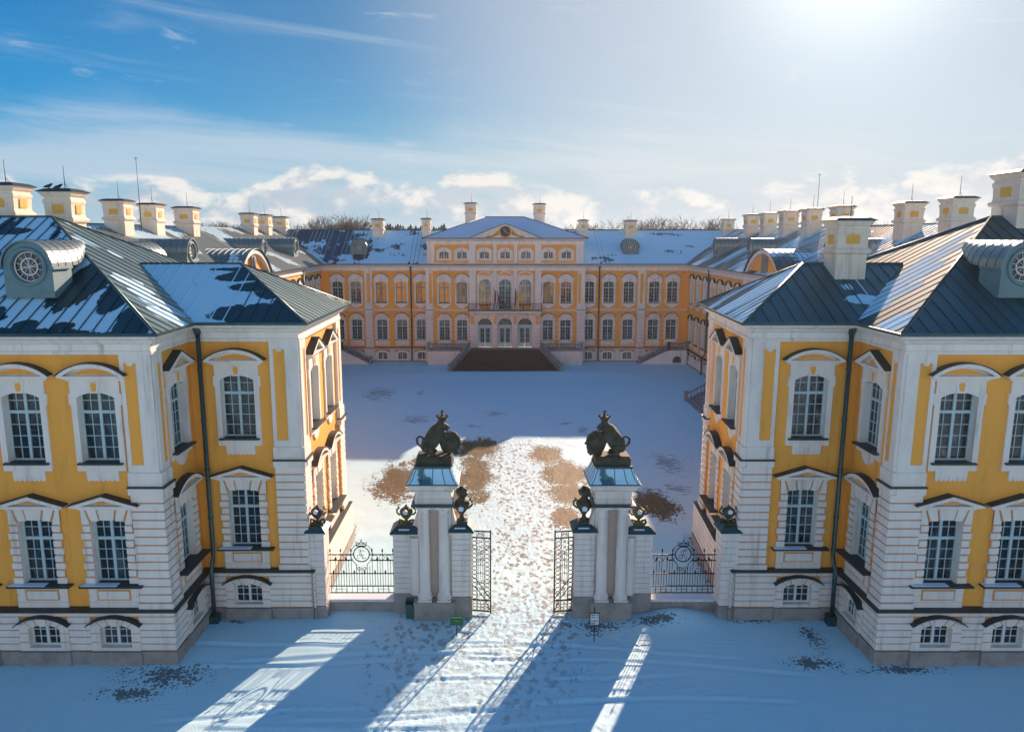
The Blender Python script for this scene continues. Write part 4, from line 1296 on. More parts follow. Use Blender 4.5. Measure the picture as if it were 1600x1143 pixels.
    for z in (7.52, 8.36):
        mb.tube([(AX - 4.75, Yc, z), (AX - 4.75, yb, z), (AX + 4.75, yb, z), (AX + 4.75, Yc, z)], .03, 4, I)
    for k in range(49):
        x = AX - 4.75 + 9.5 * k / 48
        mb.tube([(x, yb, 7.44), (x, yb, 8.36)], .014 if k % 12 else .05, 4, I)
    for k in range(24):
        x = AX - 4.55 + 9.5 * k / 24
        mb.tube([(x + .16 * math.cos(2 * PI * i / 10), yb, 7.95 + .26 * math.sin(2 * PI * i / 10)) for i in range(10)], .013, 3, I, closed=True)
    mb.build('railing', bal)
    return bld


main_building()

# flags on the balcony
for nm, x, c1, c2, lab in (('left', -1.42, 'red', 'flagwhite', 'dark red and white flag hanging from the balcony on its pole'), ('right', 1.24, 'blue', 'yellow', 'blue and yellow flag hanging from the balcony on its pole')):
    t = thing('flag', (AX + x, 95.2, 7.44), lab, 'flag', 'flags on the balcony')
    mb = MB(); mb.tube([(AX + x, 95.2, 7.5), (AX + x + .05, 94.7, 10.5)], .03, 5, M['iron']); mb.build('pole', t)
    mb = MB()
    n_ = 12
    for k in range(3):
        for j in range(n_):
            a, b = j / n_, (j + 1) / n_
            def pt(s_, v):
                z = 10.2 - 2.1 * v
                wd = .62 * (.35 + .65 * math.sin(PI * min(1, v * .9 + .1)))
                return (AX + x + .03 + wd * s_ * (1 if c1 == 'red' else .9), 94.75 + .4 * v * .3 + .13 * math.sin(7 * s_ + 5 * v), z - .25 * s_)
            s0, s1 = k / 3, (k + 1) / 3
            mt = M[c1] if c1 == 'red' and k != 1 else (M[c2] if c1 == 'red' else (M['blue'] if k == 0 else M['yellow']))
            if c1 == 'red': mt = M['red'] if k != 1 else M['flagwhite']
            mb.add([pt(s0, a), pt(s1, a), pt(s1, b), pt(s0, b)], [(0, 1, 2, 3)], mt, smooth=True)
    mb.build('cloth', t)


# ------------------------------------------------------------------ stairs
def balustrade(parent, a, b, h_=.85, n=None, name='balustrade'):
    """balusters between a and b (feet), with rails and end posts"""
    a = Vector(a); b = Vector(b); S = M['balu']
    L = (Vector((b.x, b.y)) - Vector((a.x, a.y))).length
    n = n or max(3, int(L / .32))
    mb = MB()
    up = Vector((0, 0, 1))
    for z0, z1, hw in ((0, .12, .13), (h_ - .14, h_, .16)):
        d = (b - a).normalized(); e_ = Vector((d.y, -d.x, 0)).normalized() * hw
        q = [a + e_ + up * z0, a - e_ + up * z0, b - e_ + up * z0, b + e_ + up * z0]
        mb.add([tuple(p) for p in q] + [tuple(p + up * (z1 - z0)) for p in q], [(3, 2, 1, 0), (4, 5, 6, 7), (0, 1, 5, 4), (1, 2, 6, 5), (2, 3, 7, 6), (3, 0, 4, 7)], S)
    o = mb.build(name, parent)
    mb = MB()
    for i in range(n):
        p = a + (b - a) * ((i + .5) / n)
        mb.lathe([(.05, .1), (.085, .25), (.06, .38), (.04, .5), (.06, .62), (.05, h_ - .13)], tuple(p), 6, S)
    mb.build('balusters', o)
    for p in (a, b):
        mb = MB(); mb.sqlathe([(0, -.1), (0, h_), (.05, h_ + .02), (.05, h_ + .12), (-.02, h_ + .18)], tuple(p), .17, .17, S)
        mb.build('post', o)
    return o


st = thing('entrance_staircase', (AX, 92.0, .45), 'broad dark wooden stairs flaring down from the arched portal', 'staircase')
mb = MB(); n_ = 15
for i in range(n_):
    f0 = i / n_
    z1 = .40 + (i + 1) * (2.40 - .40) / n_
    y0 = 89.3 + 5.0 * f0
    hw = 6.6 - 2.2 * f0
    mb.box(AX - hw, AX + hw, y0, 89.3 + 5.0 * (i + 1) / n_ + .1, .1, z1, M['steps'])
    mb.box(AX - hw - .01, AX + hw + .01, y0 - .03, y0 + .02, z1 - .035, z1 + .012, M['steps'])
mb.box(AX - 4.6, AX + 4.6, 94.3, 96.25, .1, 2.405, M['steps'])
mb.build('steps', st)
for s_ in (-1, 1):
    mb = MB()
    mb.box(AX + s_ * 4.62, AX + s_ * 10.1, 94.0, 96.1, 0, 2.30, M['white'])
    for k in range(1, 6):
        mb.box(AX + s_ * 4.62, AX + s_ * 10.12, 93.98, 94.02, .3 + k * .33, .33 + k * .33, M['groove'])
    mb.box(AX + s_ * 4.5, AX + s_ * 10.2, 93.9, 96.12, 2.30, 2.42, M['balu'])
    mb.build('terrace', st)
    balustrade(st, (AX + s_ * 10.0, 94.1, 2.42), (AX + s_ * 4.7, 94.1, 2.42))
    balustrade(st, (AX + s_ * 4.7, 94.0, 2.40), (AX + s_ * 7.0, 89.2, .45))
    mb = MB(); X0, X1 = AX + s_ * 4.55, AX + s_ * 6.85
    mb.add([(X0, 94.0, 2.42), (X1, 89.2, .5), (X1, 89.2, 0), (X0, 94.0, 0), (X0 + s_ * .4, 94.0, 2.42), (X1 + s_ * .4, 89.2, .5), (X1 + s_ * .4, 89.2, 0), (X0 + s_ * .4, 94.0, 0)],
           [(0, 1, 2, 3), (7, 6, 5, 4), (0, 4, 5, 1), (1, 5, 6, 2), (2, 6, 7, 3), (3, 7, 4, 0)], M['balu'])
    mb.build('string_wall', st)

for s_, lab in ((-1, 'stone corner stairs with balustrade left of the portal'), (1, 'stone corner stairs with balustrade right of the portal')):
    t = thing('corner_staircase', (AX + s_ * 20.5, 95.4, .45), lab, 'staircase', 'corner staircases')
    mb = MB(); n_ = 12
    for i in range(n_):
        xa = 17.6 + 3.9 * i / n_; xb = 17.6 + 3.9 * (i + 1) / n_ + .05
        mb.box(AX + s_ * xa, AX + s_ * xb, 94.9, 96.6, .1, .45 + 1.95 * (i + 1) / n_, M['balu'])
    mb.box(AX + s_ * 21.5, AX + s_ * 23.9, 94.9, 96.6, 2.1, 2.4, M['balu'])
    mb.build('steps', t)
    mb = MB()
    P = [(17.7, .1), (23.9, .1), (23.9, 2.28), (21.5, 2.28), (17.7, .45)]
    P = [(AX + s_ * a, b) for a, b in P]
    mb.plate(P if s_ > 0 else P[::-1], 94.7, 94.9, M['white'])
    mb.plate(arch(.6, .9, 1.5, 8) if False else [(AX + s_ * 22.6 + a, b) for a, b in arch(.55, 1.0, 1.5, 8)] + [(AX + s_ * 22.6 - .55, .62), (AX + s_ * 22.6 + .55, .62)], 94.66, 94.7, M['glass'])
    mb.build('side_wall', t)
    balustrade(t, (AX + s_ * 17.7, 94.8, .42), (AX + s_ * 21.5, 94.8, 2.36))
    balustrade(t, (AX + s_ * 21.5, 94.8, 2.38), (AX + s_ * 23.7, 94.8, 2.38))

t = thing('wing_staircase', (AX + 21.0, 69.0, .3), 'stone side stairs with balustrade rising to the right wing beyond the pavilion', 'staircase')
mb = MB(); n_ = 12
for i in range(n_):
    mb.box(AX + 18.4 + 4.0 * i / n_, AX + 22.4 + .05, 64.6, 73.4, .0 + .001 * i, .28 + 2.0 * (i + 1) / n_, M['balu'])
mb.box(AX + 22.4, AX + 23.95, 64.6, 73.4, 0, 2.3, M['balu'])
mb.build('steps', t)
for y_ in (64.5, 73.5):
    balustrade(t, (AX + 18.4, y_, .28), (AX + 22.4, y_, 2.3))


# ------------------------------------------------------------------ gate
def urn(loc, s=1.0, label='', group=None, flame=False, mat='mossy'):
    t = thing('stone_urn', loc, label, 'urn', group)
    x, y, z = loc; m_ = M[mat]
    mb = MB()
    mb.sqlathe([(0, 0), (0, .10), (-.06, .13)], (x, y, z), .26 * s, .26 * s, m_)
    b = z + .12
    if flame:
        mb.lathe([(q * s, h_ * s) for q, h_ in ((.20, 0), (.10, .1), (.07, .22), (.12, .30), (.26, .48), (.33, .68), (.30, .78), (.22, .84), (.14, .86), (.16, .92), (.10, .97), (.07, 1.0))], (x, y, b), 16, m_)
    else:
        mb.lathe([(q * s, h_ * s) for q, h_ in ((.16, 0), (.08, .06), (.06, .14), (.14, .20), (.25, .34), (.30, .50), (.27, .60), (.24, .63), (.16, .66), (.12, .72), (.06, .76), (.05, .80), (.0, .86))], (x, y, b), 16, m_)
    mb.build('vase', t)
    for sx in (-1, 1):
        mb = MB()
        zt = b + (.62 if flame else .46) * s
        mb.tube([(x + sx * .28 * s, y, zt - .12 * s), (x + sx * .42 * s, y, zt + .0 * s), (x + sx * .42 * s, y, zt + .14 * s), (x + sx * .32 * s, y, zt + .22 * s), (x + sx * .36 * s, y, zt + .30 * s)], .045 * s, 6, m_)
        mb.build('handle', t)
        if not flame:
            mb = MB()
            mb.tube([(x + sx * .12 * s, y, b + .05), (x + sx * .30 * s, y, b + .12), (x + sx * .34 * s, y, b - .08)], .06 * s, 6, m_)
            mb.build('scroll_foot', t)
    if flame:
        mb = MB()
        for q in range(7):
            mb.ball((x + .12 * s * math.cos(q * 2.4) * (q < 6), y + .10 * s * math.sin(q * 2.4), b + (1.06 + .035 * q) * s), (.13 * s, .12 * s, .12 * s), m_, 8, 6, .35)
        mb.build('flower_top', t)
    mb = MB()
    mb.plate([(x - .09 * s, b + .48 * s), (x + .06 * s, b + .46 * s), (x + .11 * s, b + .60 * s), (x - .02 * s, b + .68 * s), (x - .12 * s, b + .60 * s)], y - (.335 if flame else .305) * s, y - .2 * s, M['snowcap'])
    mb.build('snow_patch', t)
    return t


def courses(mb, x0, x1, y0, y1, z0, z1, n, mat, gm=None, gap=.03, inset=.02):
    mb.box(x0 + inset, x1 - inset, y0 + inset, y1 - inset, z0, z1 - .01, gm or M['pinkw'])
    hh = (z1 - z0) / n
    for i in range(n):
        mb.box(x0, x1, y0, y1, z0 + i * hh + gap / 2, z0 + (i + 1) * hh - gap / 2, mat)


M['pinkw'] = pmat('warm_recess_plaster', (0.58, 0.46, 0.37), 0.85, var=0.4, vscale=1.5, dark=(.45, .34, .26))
M['gatewhite'] = pmat('gate_white_plaster', (0.80, 0.74, 0.67), 0.8, streak=0.30, var=0.45, vscale=1.6, bump=0.12, bscale=10, dark=(0.58, 0.49, 0.41), stretch=(1, 1, .4))
m_cap = roof_mat('gate_cap_metal_snowy', .80, 21.3, (.55, .5), col=(.05, .15, .17), rough=.4)


def gate_pier(s):
    """s = -1 left, +1 right; local x measured outward from the palace axis"""
    cx = AX + s * 3.95
    t = thing('gate_pier', (cx, 31.2, 0), ('tall white gate pier with paired columns, left of the entrance' if s < 0 else 'tall white gate pier with paired columns, right of the entrance, mostly in shade'), 'gate pier', 'gate piers')
    W = M['gatewhite']
    def bx(mb_, a, b, *r_):
        mb_.box(AX + s * a, AX + s * b, *r_)
    # core
    mb = MB()
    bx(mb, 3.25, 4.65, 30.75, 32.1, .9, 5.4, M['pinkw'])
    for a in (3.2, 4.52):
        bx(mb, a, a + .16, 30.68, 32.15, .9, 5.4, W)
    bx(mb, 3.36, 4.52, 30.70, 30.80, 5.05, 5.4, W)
    mb.build('core', t)
    mb = MB()
    bx(mb, 3.05, 4.85, 30.2, 32.3, -.2, .80, M['stone'])
    bx(mb, 3.02, 4.88, 30.17, 32.33, .80, .88, M['stone'])
    mb.build('base', t)
    for a in (3.52, 4.38):
        mb = MB()
        c = (AX + s * a, 30.55, .88)
        mb.sqlathe([(0, 0), (0, .08)], c, .31, .31, W)
        mb.lathe([(.31, .08), (.34, .13), (.31, .20), (.27, .22), (.30, .27), (.27, .32), (.245, .36), (.245, 1.6), (.22, 3.95), (.25, 3.98), (.25, 4.03), (.22, 4.06), (.22, 4.20), (.29, 4.30), (.29, 4.34)], c, 20, W)
        mb.sqlathe([(0, 4.34), (.03, 4.36), (.03, 4.44)], c, .29, .29, W)
        o = mb.build('column', t)
    mb = MB()
    hx, hy = .98, .98
    c0 = (cx, 31.18, 5.42)
    mb.sqlathe([(-.02, -.10), (.08, -.08), (.10, .0), (.0, .01)], (cx, 31.18, 5.42), hx - .12, hy - .1, M['pipe'])
    mb.sqlathe([(-.12, 0), (-.12, .18), (-.09, .19), (-.09, .23), (-.14, .24), (-.14, .56), (-.10, .58), (-.06, .66), (.05, .70), (.05, .78), (.14, .86), (.16, .93)], c0, hx - .05, hy - .1, W)
    for i in range(13):
        x = cx - .84 + i * .14
        mb.box(x - .035, x + .035, 30.24, 30.32, 6.02, 6.10, W)
    mb.build('entablature', t)
    # concave metal cap
    mb = MB()
    prof = [(1.13, 6.36), (1.10, 6.42), (.98, 6.58), (.88, 6.80), (.80, 7.02), (.76, 7.12)]
    for k, (r0, z0), (r1, z1) in zip(range(9), prof, prof[1:]):
        for a in range(4):
            def pt(r_, z_, j):
                q = ((-1, -1), (1, -1), (1, 1), (-1, 1))[j % 4]
                return (cx + q[0] * r_, 31.18 + q[1] * r_ * .9, z_)
            P = [pt(r0, z0, a), pt(r0, z0, a + 1), pt(r1, z1, a + 1), pt(r1, z1, a)]
            v0, v1 = k * .3, (k + 1) * .3
            mb.add(P, [(0, 1, 2, 3)], m_cap, [[(a * 3 - r0, v0), (a * 3 + r0, v0), (a * 3 + r1, v1), (a * 3 - r1, v1)]])
            if a in (0, 1, 3):
                for f in (-.9, -.5, 0, .5, .9):
                    A_ = Vector(P[0]).lerp(Vector(P[1]), (f + 1) / 2); B_ = Vector(P[3]).lerp(Vector(P[2]), (f + 1) / 2)
                    mb.tube([A_, B_], .018, 4, M['pipe'])
    mb.box(cx - .8, cx + .8, 30.45, 31.9, 7.02, 7.125, M['pipe'])
    mb.sqlathe([(0, 6.33), (.02, 6.35), (.02, 6.39), (0, 6.40)], (cx, 31.18, 0), 1.12, 1.0, M['pipe'])
    mb.build('metal_cap', t)
    # low flanking piers
    for a, b, z1, nm, nn in ((4.7, 5.82, 3.78, 'outer', 11), (2.30, 3.18, 3.98, 'inner', 12)):
        mb = MB()
        y0 = 30.85 if nm == 'outer' else 30.55
        lo, hi = sorted((AX + s * a, AX + s * b))
        courses(mb, lo, hi, y0, y0 + 1.0, 1.0, z1, nn, W)
        mb.box(lo - .02, hi + .02, y0 - .04, y0 + 1.04, -.2, 1.0, M['stone'])
        if nm == 'outer':  # quadrant link between the flank and the columns
            q = AX + s * 4.66
            mb.prism([(q, 30.62), (q + s * .28, 30.66), (q + s * .42, 30.84), (q, 30.84)][::s], 1.0, 3.74, W)
        fp = mb.build('flank_pier', t)
        mb = MB()
        m_x, m_y = (lo + hi) / 2, y0 + .5
        hx_, hy_ = (hi - lo) / 2, .5
        mb.sqlathe([(0, z1 - .02), (.06, z1 + .0), (.10, z1 + .05), (.10, z1 + .10)], (m_x, m_y, 0), hx_, hy_, W)
        mb.sqlathe([(.13, z1 + .10), (.13, z1 + .14), (-.05, z1 + .32), (-.16, z1 + .40)], (m_x, m_y, 0), hx_, hy_, m_cap if False else M['pipe'])
        mb.box(m_x - .3, m_x + .18, m_y - hy_ - .02, m_y - .12, z1 + .22, z1 + .30, M['snowcap'])
        mb.build('cap', fp)
        # volute sweeping up to the entablature
        mb = MB()
        e0, e1 = (4.7, 5.2) if nm == 'outer' else (3.18, 2.72)
        P = [(AX + s * e0, z1 + .1), (AX + s * e1, z1 + .1), (AX + s * (e0 + (e1 - e0) * .55), z1 + .35), (AX + s * (e0 + (e1 - e0) * .25), z1 + .75), (AX + s * e0, z1 + 1.15)]
        area = sum(P[i][0] * P[(i + 1) % 5][1] - P[(i + 1) % 5][0] * P[i][1] for i in range(5))
        mb.plate(P if area > 0 else P[::-1], y0 + .18, y0 + .62, W)
        mb.build('volute', fp)
    return t


def wall_pier(s):
    lab = 'low white pier with urn joining the railing to the left pavilion' if s < 0 else 'low white pier with urn joining the railing to the right pavilion'
    t = thing('railing_pier', (AX + s * 9.1, 30.9, 0), lab, 'pier', 'railing end piers')
    mb = MB(); lo, hi = sorted((AX + s * 8.82, AX + s * 9.55))
    courses(mb, lo, hi, 30.45, 31.4, .6, 4.0, 11, M['gatewhite'])
    mb.build('shaft', t)
    mb = MB(); mb.box(lo - .05, hi + .05, 30.40, 31.45, -.2, .6, M['stone']); mb.build('foot', t)
    mb = MB(); c = ((lo + hi) / 2, 30.92, 0)
    mb.sqlathe([(.0, 3.98), (.08, 4.02), (.08, 4.08)], c, .365, .475, M['gatewhite'])
    mb.sqlathe([(.11, 4.08), (.11, 4.12), (-.05, 4.28), (-.14, 4.32)], c, .365, .475, M['pipe'])
    mb.build('cap', t)
    return t


def railing(s):
    lab = ('black iron railing with crowned medallion left of the gate, snow behind' if s < 0 else 'black iron railing with crowned medallion right of the gate, by the shaded pavilion')
    x0, x1 = sorted((AX + s * 5.84, AX + s * 8.82))
    wl = thing('low_wall', (AX + s * 7.25, 31.2, 0), 'low grey stone wall under the %s iron railing' % ('left' if s < 0 else 'right'), 'low wall', 'walls under the railings')
    mb = MB(); mb.box(x0, x1, 31.0, 31.5, -.2, .54, M['stone']); mb.build('wall_body', wl)
    mb = MB(); mb.box(x0, x1, 30.95, 31.55, 0.54, .62, M['gatewhite']); mb.box(x0 + .03, x1 - .03, 30.98, 31.52, .62, .65, M['snowcap']); mb.build('coping', wl)
    t = thing('iron_railing', (AX + s * 7.25, 31.25, .62), lab, 'railing', 'iron railings beside the gate')
    I = M['iron']; y = 31.25; DZ = -.38; X = Matrix.Translation((0, 0, DZ)); cx = (x0 + x1) / 2
    mb = MB(X)
    rc = .36; zc = 3.10
    for z in (1.22, 1.55, 2.16):
        mb.box(x0, x1, y - .022, y + .022, z - .018, z + .018, I)
    for z, q in ((3.08, .36), (2.80, .42)):
        mb.box(x0, cx - q, y - .022, y + .022, z - .018, z + .018, I)
        mb.box(cx + q, x1, y - .022, y + .022, z - .018, z + .018, I)
    nb = 24
    for k in range(nb + 1):
        x = x0 + .06 + (x1 - x0 - .12) * k / nb
        tall = abs(x - cx) > .45
        top = 2.8 if tall else 2.5
        if k % 4 == 0 and tall: top = 3.2
        if k % 2 == 1: top = 2.16 if k % 4 == 1 else top
        mb.box(x - .011, x + .011, y - .011, y + .011, 1.22 if k % 2 == 0 else 1.55, top, I)
        for zt in ([3.2] if (k % 4 == 0 and tall) else []) + ([2.80] if (k % 4 == 2 and tall) else []) + ([2.16] if k % 4 == 1 else []):
            r_ = .055 if zt == 2.80 else .042
            mb.lathe([(.012, 0), (r_, .05), (r_ * .9, .08), (.018, .16), (.002, .19)], (x, y, zt), 6, I)
    for sx in (-1, 1):
        for k in range(3):
            x = cx + sx * (.60 + k * .32)
            mb.tube([(x + .12 * math.cos(2 * PI * i / 14), y, 2.94 + .12 * math.sin(2 * PI * i / 14)) for i in range(14)], .012, 4, I, closed=True)
    for k in range(3):
        x = x0 + (x1 - x0) * (k + .5) / 3
        mb.tube([(x - .25, y, 1.22), (x - .25, y, 1.4), (x + .25, y, 1.4), (x + .25, y, 1.22)], .012, 4, I)
    mb.build('bars', t)
    mb = MB(X)
    mb.tube([(cx + rc * math.cos(2 * PI * i / 28), y, zc + rc * math.sin(2 * PI * i / 28)) for i in range(28)], .028, 5, I, closed=True)
    mb.tube([(cx + .5 * math.cos(-.6 + (PI + 1.2) * i / 20), y, zc + .5 * math.sin(-.6 + (PI + 1.2) * i / 20)) for i in range(21)], .016, 4, I)
    for sx in (-1, 1):
        mb.tube([(cx + sx * .41, y, 2.80), (cx + sx * .24, y, 2.58), (cx + sx * .24, y, 2.2)], .02, 4, I)
        mb.tube([(cx + sx * (.12 + .015 * i * 0) + sx * (.11 - .006 * i) * math.cos(i * .6), y, 2.36 + (.13 - .007 * i) * math.sin(i * .6)) for i in range(16)], .014, 4, I)
    md = mb.build('medallion', t)
    mb = MB(X)
    mb.tube([(cx - .14 * s, y, zc - .2), (cx - .05 * s, y, zc - .24), (cx - .01, y, zc), (cx + .05 * s, y, zc + .24), (cx + .14 * s, y, zc + .18)], .014, 4, I)
    mb.tube([(cx + .02 + .13 * math.cos(.4 + i * .5), y, zc + .07 + .11 * math.sin(.4 + i * .5)) for i in range(11)], .012, 4, I)
    mb.tube([(cx - .12 + .08 * math.cos(i * .5), y, zc - .12 + .08 * math.sin(i * .5)) for i in range(11)], .011, 4, I)
    mb.tube([(cx + .13 + .07 * math.cos(2 + i * .5), y, zc - .13 + .08 * math.sin(2 + i * .5)) for i in range(9)], .011, 4, I)
    mb.build('monogram', md)
    mb = MB(X)
    mb.tube([(cx - .20, y, zc + .38), (cx - .25, y, zc + .58), (cx - .10, y, zc + .52), (cx, y, zc + .60), (cx + .10, y, zc + .52), (cx + .25, y, zc + .58), (cx + .20, y, zc + .38)], .024, 5, I)
    mb.tube([(cx - .20, y, zc + .40), (cx + .20, y, zc + .40)], .026, 5, I)
    mb.tube([(cx, y, zc + .58), (cx, y, zc + .72)], .012, 4, I); mb.tube([(cx - .05, y, zc + .67), (cx + .05, y, zc + .67)], .012, 4, I)
    mb.build('crown', t)
    return t


def gate_leaf(s):
    lab = 'openwork black and gilt iron gate leaf standing open at the %s pier' % ('left' if s < 0 else 'right')
    hx = AX + s * 2.34
    t = thing('gate_leaf', (hx, 31.0, 0), lab, 'gate leaf', 'iron gate leaves')
    G = M['giltiron']; wd = .93
    X = Matrix.Translation((hx, 31.0, 0)) @ Matrix.Rotation(R(8) * -s * -1 if s > 0 else R(-8), 4, 'Z')
    if s > 0: X = X @ Matrix.Scale(-1, 4, (1, 0, 0))
    z0, z1 = .08, 3.98
    mb = MB(X)
    mb.box(0, .055, -.03, .03, z0, z1, G); mb.box(wd - .055, wd, -.035, .035, z0 - .06, z1 + .05, G)
    for z in (z0, .62, 3.62, z1 - .05):
        mb.box(.055, wd - .055, -.025, .025, z, z + .05, G)
    mb.box(.27, .295, -.02, .02, z0, z1, G); mb.box(.60, .625, -.02, .02, z0, z1, G)
    mb.build('frame', t)
    mb = MB(X)
    def circ(x, z, rx, rz, r_=.012, n=14):
        mb.tube([(x + rx * math.cos(2 * PI * i / n), 0, z + rz * math.sin(2 * PI * i / n)) for i in range(n)], r_, 4, G, closed=True)
    for x in (.165, .745):
        for k in range(15):
            circ(x, .78 + k * .20, .10, .098, .014)
        for k in range(14):
            mb.ball((x, 0, .88 + k * .20), .028, G, 6, 4)
    for z in (.22, .38, .52):
        for x in (.17, .36, .52, .74):
            circ(x, z, .085, .08)
    for k in range(3):
        circ(.45, 3.74 + .07 * k, .14 - .02 * k, .07)
    def scroll(x, z, sx, sz, size):
        mb.tube([(x + sx * size * (1 - i / 18) * math.cos(i * .55), 0, z + sz * size * (1 - i / 18) * math.sin(i * .55)) for i in range(16)], .012, 4, G)
    for z in (.85, 1.15, 1.45, 2.55, 2.85, 3.15, 3.42):
        scroll(.38, z, 1, 1, .12); scroll(.52, z + .1, -1, -1, .12)
    mb.tube([(.06, 0, 1.75), (.25, 0, 1.62), (.45, 0, 1.35), (.65, 0, 1.05), (.88, 0, .75)], .022, 4, G)
    mb.tube([(.06, 0, 1.35), (.3, 0, 1.15), (.6, 0, .75), (.86, 0, .2)], .02, 4, G)
    mb.tube([(.06, 0, 3.3), (.2, 0, 3.1), (.45, 0, 3.02), (.7, 0, 3.1), (.88, 0, 3.3)], .016, 4, G)
    for x in (.36, .45, .54):
        mb.box(x - .008, x + .008, -.008, .008, 1.6, 3.0, G)
    for z in (1.95, 2.35):
        mb.lathe([(.008, 0), (.035, .04), (.0, .14)], (.45, 0, z), 5, G)
        mb.box(.3, .6, -.008, .008, z - .03, z - .01, G)
    mb.build('scrollwork', t)
    return t


for s_ in (-1, 1):
    gate_pier(s_); wall_pier(s_); railing(s_); gate_leaf(s_)
side_word = {-1: 'left', 1: 'right'}
for s_ in (-1, 1):
    urn((AX + s_ * 5.26, 31.35, 4.10), 1.0, ('mossy handled urn on the outer flank of the left gate pier' if s_ < 0 else 'mossy handled urn on the outer flank of the right gate pier'), 'urns on the gate', mat='mossy')
    urn((AX + s_ * 2.74, 31.05, 4.34), 1.12, ('tall dark urn with carved flowers on the inner flank of the left gate pier' if s_ < 0 else 'tall dark urn with carved flowers on the inner flank of the right gate pier'), 'urns on the gate', flame=True, mat='bronze')
    urn((AX + s_ * 9.18, 30.92, 4.30), .95, ('dark urn on the low pier beside the left pavilion' if s_ < 0 else 'dark urn on the low pier beside the right pavilion'), 'urns on the gate', mat='bronze')


def skin_mesh(name, verts, edges, radii, mat, levels=2, flip=False):
    me = bpy.data.meshes.new(name + '_rig')
    me.from_pydata(verts, edges, [])
    o = bpy.data.objects.new(name + '_rig', me); C.objects.link(o)
    md = o.modifiers.new('skin', 'SKIN'); md.use_smooth_shade = True
    for i, r_ in enumerate(radii):
        me.skin_vertices[0].data[i].radius = (r_, r_) if not hasattr(r_, '__len__') else r_
        me.skin_vertices[0].data[i].use_root = (i == 0)
    sub = o.modifiers.new('subdiv', 'SUBSURF'); sub.levels = levels; sub.render_levels = levels
    bpy.context.view_layer.update()
    dg = bpy.context.evaluated_depsgraph_get()
    res = bpy.data.meshes.new_from_object(o.evaluated_get(dg))
    bpy.data.objects.remove(o); bpy.data.meshes.remove(me)
    res.materials.clear(); res.materials.append(mat)
    for p in res.polygons: p.use_smooth = True; p.material_index = 0
    if flip:
        for v in res.vertices: v.co.x = -v.co.x
        res.flip_normals()
    res.name = name
    return res


